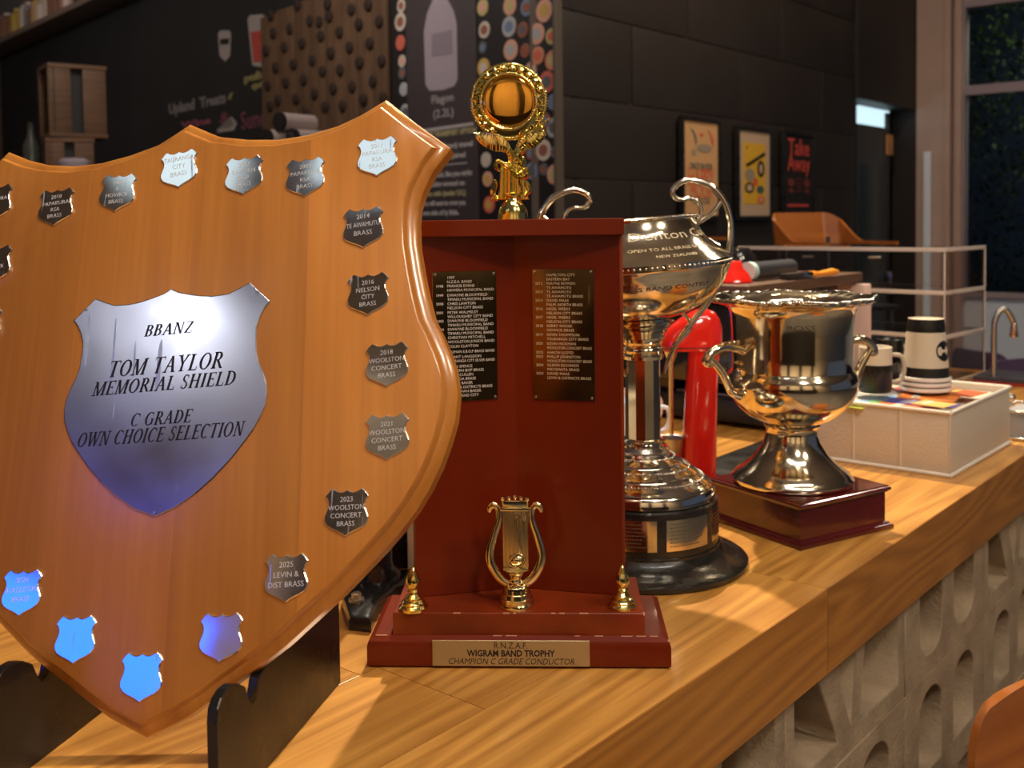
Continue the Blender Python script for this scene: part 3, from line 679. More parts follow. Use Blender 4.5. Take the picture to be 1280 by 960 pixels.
# side cheek on the right edge of the right panel
boxc('edge_strip', (pr.x+.001, pr.y+.012, (z1+zt_)/2), (.005, .022, zt_-z1), mahog_top, ct, .001)
tpw = cy(780, 285, pr.y-.012).x
loft_o('top_slab', [(-tpw+.006, pr.y-.012), (tpw, pr.y-.012), (tpw, pc.y+.055), (-tpw+.006, pc.y+.055)], [(.001, zt_), (0, zt_+.001), (0, zt_+.0165), (.001, zt_+.0175)], mahog, ct)
ZT = zt_+.0175
def on_panel(a, b, fx, z): p = a.lerp(b, fx); return Vector((p.x, p.y, z))
def name_plate(a, b, corners, lines, m, em, label, top_skip=0, bold=0):
    dx = (b-a); dx.z = 0; dx.normalize(); nn_ = Vector((dx.y, -dx.x, 0))
    W = Matrix.Rotation(YAW, 3, 'Z'); nw = W @ nn_; c0 = nw.dot(tb + W @ Vector((a.x, a.y, 0)))
    def loc(u, v): q = CTI @ at_plane(u, v, nw, c0); q0 = Vector((a.x, a.y, 0)); return (q-q0).dot(dx), q.z
    x0, zb = loc(*corners[0]); x1, zt2 = loc(*corners[1]); cx, czz = (x0+x1)/2, (zb+zt2)/2; wd, ht = x1-x0, zt2-zb
    base = Vector((a.x, a.y, 0)) + dx*cx + nn_*.0002
    M = Matrix(((dx.x, 0, nn_.x, base.x), (dx.y, 0, nn_.y, base.y), (0, 1, 0, czz), (0, 0, 0, 1)))
    np_ = loft_o('name_plate', [(-wd/2, -ht/2), (wd/2, -ht/2), (wd/2, ht/2), (-wd/2, ht/2)], [(0, 0), (0, .0008), (.0003, .0011)], m, ct, M); np_['label'] = label
    for sx in (-1, 1):
        for sz in (-1, 1): latheo('pin', [(0, 0), (.0016, 0), (.0014, .0008), (0, .0012)], steel, np_, 10, (sx*(wd/2-.003), sz*(ht/2-.003), .0011))
    y = ht/2 - .0065
    for ln in lines:
        yr, s, sk = ln
        if yr: text('engraving', yr, .0040, em, np_, T3(-wd/2+.0075, y, .0012), extrude=.00006)
        if s:
            me = text_mesh(s, .0041, .00006, align='LEFT'); xs = max(v.co.x for v in me.vertices); mx = wd-.0185
            if xs > mx:
                for v in me.vertices: v.co.x *= mx/xs
            link('engraving', me, em, np_, T3(-wd/2+.0155, y, .0012))
        y -= sk*ht/31
    return np_
a_, b_ = Vector((pl_.x, pl_.y, 0)), Vector((pc.x, pc.y, 0))
LN = [('', '1997', 1), ('', 'N.Z.E.A. BAND', 1), ('1998', 'FRANCIS EVANS', 1), ('', 'HAWERA MUNICIPAL BAND', 1.2), ('1999', 'DWAYNE BLOOMFIELD', 1), ('', 'TIMARU MUNICIPAL BAND', 1), ('2000', 'CHRIS LAWTON', 1), ('', 'NELSON CITY BRASS', 1.1), ('2001', 'PETER WALMSLEY', 1), ('', 'WILLOUGHBY CITY BAND', 1), ('2003', 'DWAYNE BLOOMFIELD', 1), ('', 'TIMARU MUNICIPAL BAND', 1), ('2004', 'DWAYNE BLOOMFIELD', 1), ('', 'TIMARU MUNICIPAL BAND', 1), ('2004', 'CHRISTIAN MITCHELL', 1), ('', 'WOOLSTON JUNIOR BAND', 1.1), ('2005', 'COLIN CLAYTON', 1.3), ('', 'TASMAN E.B.O.P BRASS BAND', 1.2), ('2006', 'GRANT LANGDON', 1), ('', 'TAURANGA CITY SILVER BAND', 1.3), ('2007', 'ALAN SPENCE', 1), ('', 'EASTERN BOP BRASS', 1), ('2008', 'GARY CULLEN', 1), ('', 'ST KILDA BRASS', 1), ('2009', 'COLIN BAKER', 1), ('', 'LEVIN & DISTRICTS BRASS', 1), ('2010', 'JONATHAN BAKER', 1), ('', 'AUCKLAND CITY', 1)]
RN = [('', 'HAMILTON CITY', 1), ('', 'EASTERN BAY', 1), ('2012', 'WAYNE BOWEN', 1), ('', 'TE AWAMUTU', 1), ('2013', 'TE AWAMUTU', 1), ('', 'TE AWAMUTU BRASS', 1), ('2014', 'DAVID MAAS', 1), ('', 'PALM. NORTH BRASS', 1), ('2016', 'NIGEL WEEKS', 1), ('', 'NELSON CITY BRASS', 1), ('2017', 'NIGEL WEEKS', 1), ('', 'NELSON CITY BRASS', 1), ('2018', 'KERRY WOOD', 1), ('', 'HOWICK BRASS', 1.1), ('2019', 'KEVIN THOMPSON', 1), ('', 'TAURANGA CITY BRASS', 1.1), ('2021', 'KEVIN HICKMAN', 1), ('', 'WOOLSTON CONCERT BRASS', 1.1), ('2022', 'AARON LLOYD', 1), ('2023', 'PHILLIP JOHNSTON', 1), ('', 'WOOLSTON CONCERT BRASS', 1), ('2024', 'GLENN RICHARDS', 1), ('', 'MATAMATA BRASS', 1), ('2025', 'DAVID MAAS', 1), ('', 'LEVIN & DISTRICTS BRASS', 1)]
name_plate(a_, b_, ((542.5, 503), (620, 338)), LN, brassp, engr, 'tall brass plate engraved with winners, left panel')
a_, b_ = Vector((pc.x, pc.y, 0)), Vector((pr.x, pr.y, 0))
name_plate(a_, b_, ((667, 499), (742.5, 336)), RN, brass_d, engr_b, 'tall darker bronze plate engraved with winners, right panel')
# finials
FIN = [(0, 0), (.0145, 0), (.0150, .003), (.0125, .0050), (.0120, .0055), (.0125, .0075), (.0105, .0095), (.0085, .0105), (.0088, .0125), (.0060, .015), (.0045, .0165), (.0062, .0185), (.0046, .0205), (.0072, .026), (.0078, .029), (.0050, .036), (.0020, .0425), (0, .0445)]
for u, v in ((517, 768), (778, 766)):
    p = cz(u, v-7, z1); latheo('finial', FIN, gold, ct, 24, (p.x, p.y, z1))
# lyre figure
lp = cz(645.5, 757, z1); sL = (lp.y + tb.y)/F; sL = abs((Matrix.Translation(tb) @ Matrix.Rotation(YAW, 4, 'Z') @ lp).y)/F
lyre = latheo('lyre_figure', [(0, 0), (.0185, 0), (.0190, .002), (.0185, .0045), (.0165, .0050), (.0165, .0095), (.0155, .0100), (.0150, .0145), (.0135, .0150), (.0130, .0190), (.0095, .0200), (.0110, .0225), (.0085, .0245), (.0, .0250)], gold_pale, ct, 36)
lyre.matrix_local = T3(lp.x, lp.y, z1); lyre['label'] = 'pale gold lyre ornament on a ribbed round foot'
def ly(x, y): return Vector(((x-645)*sL, 0, (762-y)*sL))
for sgn in (-1, 1):
    arm = [(-2, 737), (-12, 733), (-22, 725), (-31, 709), (-32.5, 693), (-27, 672), (-21.5, 655), (-20.5, 645), (-22, 637), (-27, 633), (-31.5, 636), (-33, 642)]
    pts = [ly(645+sgn*(-x), y) for x, y in arm]
    tubeo('lyre_arm', pts, [.0035, .0046, .0052, .0052, .0046, .0040, .0036, .0034, .0034, .0040, .0036, .0018], gold_pale, lyre, sub=5, n=12, flat=((0,1,0), .75))
bm = bmesh.new()
boxc('lyre_shelf', (0, 0, (762-713.5)*sL), (32*sL, .010, 3*sL), gold_pale, lyre, .0006); box(bm, (0, 0, (762-637.5)*sL), (38*sL, .008, 5*sL), .001)
box(bm, (0, 0, (762-631)*sL), (30*sL, .005, 9*sL), .0008)
bm_obj('lyre_crossbar', bm, gold_pale, lyre, smooth=40)
latheo('lyre_yoke', [(0, 0), (.012, 0), (.007, .004), (.0055, .009), (.010, .016), (.013, .018), (0, .018)], gold_pale, lyre, 24, (0, 0, (762-737)*sL))
boxc('lyre_soundboard', (0, .001, (762-676)*sL), (32*sL, .004, 73*sL), mat('lyre_board', (.66, .50, .28), .28, 1), lyre, .0006)
for k in range(6): tubeo('string', [((-13+k*5.2)*sL, -.0018, (762-640)*sL), ((-13+k*5.2)*sL, -.0018, (762-711)*sL)], .0005, gold_pale, lyre, n=6)
for k in range(5): latheo('peg', [(0, -.004), (.0011, -.004), (.0011, .002), (.0024, .0035), (.0024, .0055), (0, .0068)], gold_pale, lyre, 12, ((-15.5+k*7.75)*sL, 0, (762-631+3-abs(k-2)*1.2)*sL))
bm = bmesh.new(); tube(bm, [((4)*sL, -.0035, (762-645)*sL), ((-2)*sL+.001, -.0035, (762-655)*sL), (8*sL, -.0035, (762-692)*sL), (9*sL, -.0035, (762-697)*sL)], .0007, n=6, sub=3)
tube(bm, [(x*sL, -.0035, z*sL) for x, z in ((1, 118), (6, 116), (9, 111), (12, 109), (11, 104), (8, 106), (7, 112))], .0011, n=6, sub=3)
tube(bm, [(x*sL, -.0035, z*sL) for x, z in ((9, 66), (3, 67), (-5, 63), (-9, 57), (-5, 52), (4, 51), (10, 56), (11, 62))], .0012, n=6, sub=3, closed=False)
lathe(bm, [(0, 0), (9*sL, .0005), (8*sL, .002), (0, .003)], 20, (1*sL, -.002, 59*sL), M=RX90 @ Matrix.Scale(.75, 4, (0,1,0)))
bm_obj('instrument_relief', bm, gold_pale, lyre, smooth=60)

# wreath figure on top
fp = at_plane(641, 274, Matrix.Rotation(YAW, 3, 'Z') @ Vector((0,1,0)), (Matrix.Rotation(YAW, 3, 'Z') @ Vector((0,1,0))).dot(tb) + pc.y-.005); fl_ = CTI @ fp
sF = fp.y/F
fig = latheo('wreath_figure', [(0, 0), (.0165, 0), (.0162, .004), (.0150, .010), (.0115, .0165), (.0085, .0200), (.0080, .0220), (.0100, .0240), (.0100, .0270), (.006, .0290), (0, .030)], gold, ct, 40)
fig.matrix_local = T3(fl_.x, fl_.y, ZT); fig['label'] = 'shiny gold wreath ring figure with a round amber disc'
def fg(x, y, d=0): return Vector(((x-641)*sF, d, (276-y)*sF))
bm = bmesh.new()                                  # fluted stem
P = [(622, 252), (662, 252), (659, 236), (657, 215), (655, 205), (628, 205), (626, 215), (625, 236)]
f0 = [(fg(x, y).x, fg(x, y).z) for x, y in P]
loft_poly(bm, f0, [(0, -.005), (0, .004), (.001, .005)]); bmesh.ops.transform(bm, matrix=RX90, verts=bm.verts)
for k, x in enumerate((627, 633, 638, 643, 649, 655)): tube(bm, [fg(x, 250, -.0055), fg(x-(x-641)*.12, 212, -.0055)], (.0022, .0016, .003, .0016, .0022, .0018)[k], n=8)
bm_obj('stem', bm, gold, fig, smooth=45)
def leaf(name, pts, w_, th=.0022, ribs=0, m=gold, wprof=None):
    """pointed leaf along pts"""
    bm = bmesh.new(); P = smooth_path(pts, 6); n = len(P)
    rows_ = []
    for i, p in enumerate(P):
        t = i/(n-1); a = P[max(i-1, 0)]; b = P[min(i+1, n-1)]; d_ = (b-a).normalized(); s_ = Vector((0, -1, 0)).cross(d_)
        ww_ = w_*(wprof(t) if wprof else math.sin(PI*min(1, t*.93+.07))**.8)
        rows_.append([bm.verts.new(p - s_*ww_ + Vector((0, 0, 0))), bm.verts.new(p + Vector((0, -th, 0))), bm.verts.new(p + s_*ww_), bm.verts.new(p + Vector((0, th, 0)))])
    for A, B in zip(rows_, rows_[1:]):
        for k in range(4): bm.faces.new((A[k], A[(k+1) % 4], B[(k+1) % 4], B[k]))
    bm.faces.new(rows_[0]); bm.faces.new(rows_[-1])
    for k in range(ribs):
        t = (k+1.5)/(ribs+2); i = min(n-2, int(t*n)); p = P[i]; d_ = (P[i+1]-P[i-1]).normalized(); s_ = Vector((0,-1,0)).cross(d_); ww_ = w_*.9*(wprof(t) if wprof else math.sin(PI*t)**.8)
        tube(bm, [p - s_*ww_ + d_*ww_*.35 + Vector((0,-.0012,0)), p + s_*ww_ - d_*ww_*.35 + Vector((0,-.0012,0))], .0007, n=5)
    return bm_obj(name, bm, m, fig, smooth=50)
wpf = lambda t: (.42 + .58*math.sin(PI*min(1, max(0, (t-.30)/.62))))*(1 if t < .9 else max(.05, (1-t)/.1)) if t > .3 else .42
leaf('wing_leaf', [fg(641, 212, -.004), fg(640, 196, -.005), fg(632, 186, -.006), fg(620, 181, -.007), fg(606, 175, -.007), fg(594, 168, -.006)], .0088, .002, 15, wprof=wpf)
leaf('wing_leaf', [fg(644, 212, -.004), fg(646, 196, -.005), fg(654, 185, -.006), fg(664, 179, -.007), fg(676, 172, -.007), fg(685, 164, -.006)], .0088, .002, 15, wprof=wpf)
for pts, w_ in (([fg(630, 218, -.006), fg(621, 212, -.007), fg(624, 204, -.007), fg(636, 212, -.009), fg(648, 222, -.008)], .0022), ([fg(648, 222, -.008), fg(658, 214, -.008), fg(661, 222, -.007), fg(652, 226, -.008), fg(640, 220, -.008)], .0022),
               ([fg(625, 250, -.004), fg(617, 244, -.004), fg(620, 230, -.004), fg(618, 226, -.004)], .003), ([fg(623, 252, -.004), fg(612, 250, -.004)], .002), ([fg(655, 250, -.006), fg(662, 240, -.005), fg(657, 228, -.005), fg(660, 220, -.004)], .003),
               ([fg(648, 250, -.007), fg(652, 236, -.007), fg(648, 226, -.007)], .002), ([fg(652, 214, -.006), fg(656, 206, -.006), fg(654, 197, -.005)], .003), ([fg(646, 212, -.006), fg(650, 204, -.006), fg(644, 196, -.005)], .002)):
    leaf('ribbon_leaf', pts, w_, .002)
# rings
cR = (638, 130)
def rc_(r, a, d=0): return fg(cR[0]+r*math.cos(a), cR[1]-r*math.sin(a), d)
def ribring(name, r, tr, nb_, d):
    bm = bmesh.new(); tube(bm, [rc_(r, 2*PI*k/96, d) for k in range(96)], tr, n=8, closed=True)
    for k in range(nb_):
        a = 2*PI*k/nb_; tube(bm, [rc_(r-tr/sF*1.15, a, d-.0006), rc_(r, a, d-tr*1.15), rc_(r+tr/sF*1.15, a, d-.0006)], .0006, n=5)
    return bm_obj(name, bm, gold, fig, smooth=60)
ribring('outer_ring', 45.5, .0021, 84, -.002); ribring('inner_ring', 34.5, .0017, 66, -.004)
bm = bmesh.new()
loft_poly(bm, [(45*math.cos(2*PI*k/64)*sF, 45*math.sin(2*PI*k/64)*sF) for k in range(64)], [(0, -.003), (0, .0), (.003, .0008)])
bm_obj('ring_plate', bm, gold, fig, Matrix.Translation(fg(*cR)) @ RX90, smooth=40)
for k in range(20):
    a = -PI/2 + .42 + k*(2*PI-.84)/20; s_ = 1 if math.cos(a) > 0 else 1
    leaf('laurel_leaf', [rc_(38+(k % 2)*2, a, -.003), rc_(41, a+.14, -.0045), rc_(43-(k % 2)*4, a+.30, -.003)], .0030, .0016)
for p0_, p1_ in (((656, 190), (690, 150)), ((650, 182), (680, 140)), ((648, 174), (672, 165)), ((652, 200), (668, 178))):
    leaf('laurel_leaf', [fg(*p0_, -.005), fg((p0_[0]+p1_[0])/2-2, (p0_[1]+p1_[1])/2-2, -.007), fg(*p1_, -.004)], .0026, .002)
dprof = [(32.5*sF, 0)] + [(32.5*sF*math.cos(t*PI/2/14), .0010 + .0034*math.sin(t*PI/2/14)) for t in range(14)] + [(0, .0044)]
d_ = latheo('amber_disc', dprof, amber, fig, 56, M=RX90, c=tuple(fg(*cR, -.002))); d_['label'] = 'round mirror-like amber centre disc'

K = 1.184
def pr_(pts, k=K): return [(r*k, z*k) for r, z in pts]
# ================================================================== TALL TWO-HANDLED CUP
c2 = at_z(805, 699, 0)
cup = thing('two_handled_cup', 'tall silver two-handled presentation cup on round ebonised plinth', 'trophy cup', c2, 0)
latheo('plinth', pr_([(0, 0), (.112, 0), (.114, .002), (.114, .006), (.110, .009), (.100, .0125), (.090, .016), (.0855, .021), (.0835, .0235), (.0835, .026), (.0815, .0265), (.0815, .0725), (.079, .0745), (0, .0745)]), ebony, cup, 72, smooth=30)
def curved_plate(name, a0, a1, z0, z1, r, m, parent, th=.0008, n=10):
    bm = bmesh.new(); P = []
    for i in range(n+1):
        a = a0+(a1-a0)*i/n
        P.append([bm.verts.new((rr_*math.cos(a), rr_*math.sin(a), z)) for rr_, z in ((r, z0), (r+th, z0), (r+th, z1), (r, z1))])
    for A, B in zip(P, P[1:]):
        for k in range(4): bm.faces.new((A[k], A[(k+1) % 4], B[(k+1) % 4], B[k]))
    bm.faces.new(P[0]); bm.faces.new(P[-1]); return bm_obj(name, bm, m, parent, smooth=40)
rl = random.Random(8)
for q in range(8):
    a0 = -PI/2 - .44 + (q-1)*PI/4 - .18; a1 = a0 + .66
    pb_ = curved_plate('name_band', a0, a1, .034*K, .0665*K, .0816*K, silver_w, cup)
    if q in (0, 1, 2, 3):
        for k in range(7):
            f0 = a0+.05; f1 = f0 + rl.uniform(.35, .55); z = (.0625 - k*.0039)*K
            a = f0
            while a < f1:
                L = rl.uniform(.012, .03); curved_plate('engraved_line', a, min(a+L, f1), z-.0007, z+.0007, .0816*K+.0008, engr_d, pb_, .0001, 2); a += L+.012
def beads(name, r, z, n_, br, m, parent, M=None):
    bm = bmesh.new()
    for k in range(n_):
        a = 2*PI*k/n_; bmesh.ops.create_icosphere(bm, subdivisions=1, radius=br, matrix=Matrix.Translation((r*math.cos(a), r*math.sin(a), z)))
    o = bm_obj(name, bm, m, parent, smooth=180); o['kind'] = 'stuff'; return o
latheo('stepped_foot', pr_([(.0765, .0745), (.0785, .076), (.0785, .084), (.0765, .087), (.0755, .0865), (.0755, .089), (.0700, .094), (.0600, .0985), (.0590, .1000), (.0595, .1020), (.0560, .1045), (.0440, .1100), (.0430, .1115), (.0435, .1135), (.0400, .1160), (.0300, .1200), (.0290, .1220), (.0300, .1250), (.0265, .1290), (.0215, .1300), (.0215, .1320), (.0245, .1345), (.0215, .1370), (.0200, .1375), (.0, .1375)]), silver, cup, 72, smooth=35)
for r, z, n_ in ((.0655, .0965, 120), (.0505, .1075, 96), (.0345, .1185, 70)): beads('beading', r*K, z*K, n_, .0016, silver, cup)
bm = bmesh.new(); n_ = 12
P = [(.0195*K*math.cos(2*PI*k/n_), .0195*K*math.sin(2*PI*k/n_)) for k in range(n_)]
loft_poly(bm, P, [(0, .136*K), (0, .2255*K)]); bm_obj('column', bm, silver_w, cup)
latheo('collar', pr_([(0, .2255), (.0225, .2255), (.0235, .229), (.0215, .232), (.0235, .235), (.0225, .2385), (.0205, .2405), (.0225, .244), (.0215, .246), (0, .246)]), silver_w, cup, 48, smooth=40)
BT = Matrix.Translation((0, 0, .246*K)) @ Matrix.Rotation(math.radians(-4.0), 4, 'Y')
bowl_prof = [(0, .0), (.0240, .0), (.0250, .003), (.0235, .0055), (.0285, .0085), (.0275, .011), (.0325, .0135), (.0315, .0165), (.0365, .019), (.0360, .021), (.0300, .0215), (.030, .0225), (.050, .0275), (.068, .036), (.083, .0475), (.0945, .0615), (.1005, .074), (.1020, .0785), (.1035, .080), (.1035, .0865), (.1015, .0885), (.0955, .094), (.0830, .104), (.0740, .1145), (.0690, .124), (.0672, .1300), (.0690, .1315), (.0690, .1335), (.0665, .1345), (.0655, .1335), (.0655, .124), (.072, .110), (.085, .100), (.096, .083), (.090, .060), (.06, .036), (0, .028)]
bowl = latheo('bowl', pr_(bowl_prof), silver_w, cup, 96, smooth=40); bowl.matrix_local = BT
beads('chain_band', .1036*K, .0832*K, 110, .0020, silver, bowl); beads('rim_beading', .0690*K, .1330*K, 90, .0014, silver, bowl)
def wrap_text(s, size, phi, z, prof, m, parent, slant=0):
    """letters wrapped on a surface of revolution given as (r,z) outline"""
    me = text_mesh(s, size, .00005); 
    seg = [(r*K, zz*K) for r, zz in prof]
    def rad(zq):
        for (r0, z0), (r1, z1_) in zip(seg, seg[1:]):
            lo, hi = min(z0, z1_), max(z0, z1_)
            if lo <= zq <= hi and abs(z1_-z0) > 1e-6: return r0+(r1-r0)*(zq-z0)/(z1_-z0)
        return seg[-1][0]
    for v in me.vertices:
        zq = z + v.co.y*.55; r = rad(zq) + .0004 + v.co.z; a = phi + v.co.x/rad(z)
        v.co = (r*math.cos(a), r*math.sin(a), zq)
    return link('engraving', me, m, parent)
shoulder = [(.1015, .0885), (.0955, .094), (.0830, .104), (.0740, .1145), (.0690, .124), (.0672, .1300)]
wrap_text('H. Denton Cup', .026, -PI/2+.35, .115*K, shoulder, engr_b, bowl)
wrap_text('OPEN TO ALL BRASS BANDS', .009, -PI/2+.35, .1015*K, shoulder, engr_b, bowl); wrap_text('NEW ZEALAND', .008, -PI/2+.35, .0945*K, shoulder, engr_b, bowl)
low = [(.050, .0275), (.068, .036), (.083, .0475), (.0945, .0615), (.1005, .074)]
wrap_text('BRASS BAND CONTEST', .012, -PI/2+.2, .0620*K, low, engr_d, bowl)
for sgn in (1, -1):      # swan-neck handles, in the plane of the picture
    k_ = 1/1116*K
    def hp_(x, y): return Vector((sgn*(x-805)*k_, 0, (430-y)*k_ - .0*K))
    main = [(829, 474), (833, 462), (845, 440), (868, 413), (893, 385), (911, 355), (921, 325), (924, 295), (918, 268), (904, 249), (888, 241), (873, 239), (861, 244), (856, 252), (860, 260), (868, 262), (876, 261)]
    inner = [(876, 261), (884, 264), (889, 273), (888, 284), (880, 294), (878, 299)]
    tubeo('handle', [hp_(*p) for p in main], [.0014, .0028, .0036, .0040, .0042, .0044, .0046, .0048, .0048, .0046, .0042, .0038, .0038, .0040, .0036, .0030, .0028], silver, bowl, sub=4, n=10, flat=((0,1,0), 1.25))
    tubeo('handle_scroll', [hp_(*p) for p in inner], .0030, silver, bowl, sub=4, flat=((0,1,0), 1.25))
    tubeo('handle_brace', [hp_(915, 268), hp_(903, 281), hp_(892, 288), hp_(878, 295)], .0032, silver, bowl, sub=3)
    tubeo('handle_brace', [hp_(878, 295), hp_(886, 306), hp_(898, 316), hp_(908, 322)], .0034, silver, bowl, sub=3)
    tubeo('handle_brace', [hp_(848, 437), hp_(866, 420), hp_(858, 402), hp_(845, 400)], .0024, silver, bowl, sub=3)

# ================================================================== WINE-COOLER CUP ON SQUARE BLOCK
nb_ = at_z(1001, 689, 0); ang = math.radians(31.3)
ex, ey = Vector((math.cos(ang), math.sin(ang), 0)), Vector((-math.sin(ang), math.cos(ang), 0))
S3 = .1885; cc = nb_ + (ex+ey)*S3/2
c3 = thing('urn_trophy', 'gold-toned silver urn cup with rolled handles on a square rosewood block', 'trophy cup', cc, ang)
bm = bmesh.new(); h = S3/2
def sq(i): return [(-h+i, -h+i), (h-i, -h+i), (h-i, h-i), (-h+i, h-i)]
loft_poly(bm, sq(0), [(.001, 0), (0, .001), (0, .005), (.0012, .0065), (.0035, .0075), (.0045, .0095), (.0085, .011), (.0085, .0515), (.0060, .0530), (.0055, .0545), (.0030, .0555), (.0022, .0575), (.0030, .0600), (.005, .0610), (.006, .0625)])
bm_obj('block', bm, rosew, c3, smooth=25)
ZB = .0625
c3r = Matrix.Rotation(-ang, 4, 'Z')       # urn handles are set by eye in world directions
urn_prof = [(0, 0), (.071, 0), (.0735, .002), (.0740, .006), (.0700, .010), (.0690, .012), (.0600, .0185), (.0500, .027), (.0410, .038), (.0345, .050), (.0315, .060), (.0310, .066), (.0345, .071), (.0330, .073), (.0400, .076), (.052, .082), (.064, .092), (.073, .104), (.0785, .117), (.0790, .127), (.0765, .135), (.0730, .139), (.0720, .141), (.0722, .160), (.0728, .185), (.0740, .207), (.0770, .216), (.0850, .2215), (.0960, .2235), (.1000, .2250), (.1005, .2275), (.0985, .2300), (.0900, .2290), (.0800, .2260), (.0720, .2180), (.0695, .200), (.0690, .145), (0, .140)]
def gad(k, r, z, a):
    if 27 <= k <= 33: f = .0030*math.cos(8*a) + .0014*math.cos(40*a); return r + f, z + .0010*math.cos(8*a+1) + .0008*math.cos(40*a)
    return r, z
uc = at_y(990, 600, cc.y); off = Vector((uc.x-cc.x, .0, 0)); offl = c3r @ off.to_4d(); offl = Vector((offl.x, offl.y, ZB))
urn = latheo('urn', pr_(urn_prof), silver_w, c3, 160, mod=lambda k, r, z, a: gad(k, r, z, a), smooth=50); urn.matrix_local = Matrix.Translation(offl) @ c3r
bm = bmesh.new(); ru = random.Random(4)
for k in range(190):
    a = 2*PI*k/190; r = (.0985+.0035*math.cos(8*a))*K; z = (.2278+.0010*math.cos(8*a+1))*K
    bmesh.ops.create_icosphere(bm, subdivisions=1, radius=.0022+.0010*ru.random(), matrix=Matrix.Translation((r*math.cos(a), r*math.sin(a), z+.001)))
rimo = bm_obj('rim_moulding', bm, silver, urn, smooth=180); rimo['kind'] = 'stuff'
for az, nm in ((math.radians(203), 'l'), (math.radians(12), 'r')):
    hx = 1.12 if nm == 'l' else 1
    rd = Vector((math.cos(az), math.sin(az), 0))
    def q_(r, z): return rd*((.075+(r-.075)*(1.35 if hx > 1 else 1))*K) + Vector((0, 0, z*K))
    tubeo('handle', [q_(.0700, .165), q_(.0790, .170), q_(.0900, .1725), q_(.1010, .170), q_(.1090, .163), q_(.1110, .156), q_(.1060, .1535), q_(.1010, .157)], [.006, .0062, .0066, .0068, .0070, .0068, .0050, .0030], silver_w, urn, sub=5, n=12)
    tubeo('handle', [q_(.1070, .160), q_(.1000, .150), q_(.0930, .138), q_(.0885, .126), q_(.0845, .117), q_(.0760, .112)], [.0050, .0056, .0058, .0058, .0060, .0070], silver_w, urn, sub=5, n=12)
    bm = bmesh.new()
    for k in range(16):
        t = k/15; p = q_(.079+.029*t, .1765-.007*t*t+.0*t) if k < 11 else q_(.1095-.004*(k-11), .160-.004*(k-11))
        bmesh.ops.create_icosphere(bm, subdivisions=1, radius=.0032+.0012*ru.random(), matrix=Matrix.Translation(p + Vector((ru.uniform(-.002, .002), ru.uniform(-.002, .002), .001))))
    ho = bm_obj('handle_leaves', bm, silver_w, urn, smooth=180); ho['kind'] = 'stuff'
    for k in range(5): latheo('shell_boss', [(0, .004), (.004, .003), (.006, 0), (0, -.002)], silver_w, urn, 12, tuple(q_(.0735+.001*k, .118+.008*k)+Vector((0, (k-2)*.006, 0))))
wrap_text('BOSS', .018, -PI/2-.12, .197*K, [(.0722, .160), (.0728, .185), (.0740, .207)], mat('engraving_bronze', (.42, .36, .26), .3, 1), urn)

# ================================================================== THINGS BEHIND AND BESIDE THE TROPHIES
# red milkshake mixer
mx_ = at_z(872, 597, 0)
mix = thing('milkshake_mixer', 'glossy red milkshake mixer between the two silver cups', 'mixer', mx_, 0)
bm = bmesh.new(); sM = mx_.y/F
rings = []
for z, w_, d_, x0 in ((0, 44, 50, 2), (10, 43, 46, 1), (60, 41, 40, 3), (120, 39, 36, 6), (160, 38, 36, 9)):
    rings.append([bm.verts.new((x0*sM + w_/2*sM*math.copysign(abs(math.cos(a))**.7, math.cos(a)), d_/2*sM*math.copysign(abs(math.sin(a))**.7, math.sin(a)), z*1.04*sM)) for a in [2*PI*k/28 for k in range(28)]])
for A, B in zip(rings, rings[1:]):
    for k in range(28): bm.faces.new((A[k], A[(k+1) % 28], B[(k+1) % 28], B[k]))
bm.faces.new(rings[0][::-1]); bm.faces.new(rings[-1]); bm_obj('column', bm, redp, mix, smooth=60)
bm = bmesh.new(); rings = []
for z, xl, xr, d_ in ((155, -46, 30, 44), (158, -47, 31, 46), (160, -47, 31, 46), (170, -44, 31.5, 46), (182, -36, 31, 42), (192, -22, 28, 36), (200, -8, 22, 26), (204, 2, 12, 12)):
    rings.append([bm.verts.new(((xl+xr)/2*sM + (xr-xl)/2*sM*math.copysign(abs(math.cos(a))**.8, math.cos(a)), d_/2*sM*math.copysign(abs(math.sin(a))**.8, math.sin(a)), z*1.05*sM)) for a in [2*PI*k/32 for k in range(32)]])
for A, B in zip(rings, rings[1:]):
    for k in range(32): bm.faces.new((A[k], A[(k+1) % 32], B[(k+1) % 32], B[k]))
bm.faces.new(rings[0][::-1]); bm.faces.new(rings[-1]); bm_obj('motor_head', bm, redp, mix, smooth=60)
boxc('seam_band', (-8*sM, 0, 166.8*sM), (77*sM, 46.3*sM, 1.2*sM), blackp, mix, .0004)
latheo('spindle', [(0, 0), (3*sM, 0), (3*sM, 100*sM), (6*sM, 108*sM), (9*sM, 116*sM), (0, 118*sM)], steel, mix, 20, (-33*sM, 0, 45*sM))
latheo('agitator', [(0, 0), (7*sM, 1*sM), (7*sM, 3*sM), (0, 4*sM)], steel, mix, 20, (-33*sM, 0, 44*sM))
boxc('foot', (-14*sM, 0, 2*sM), (84*sM, 56*sM, 4*sM), steel_b, mix, .003)
mc = tag(latheo('mixing_cup', [(0, .001), (.018, .001), (.020, .003), (.0235, .062), (.0255, .066), (.0225, .064), (.0185, .005), (0, .004)], steel_b, None, 36), 'small brushed steel mixing cup under the red mixer head', 'cup'); mc.location = mx_ + Vector((-33*sM, 0, 4*sM+.0005))
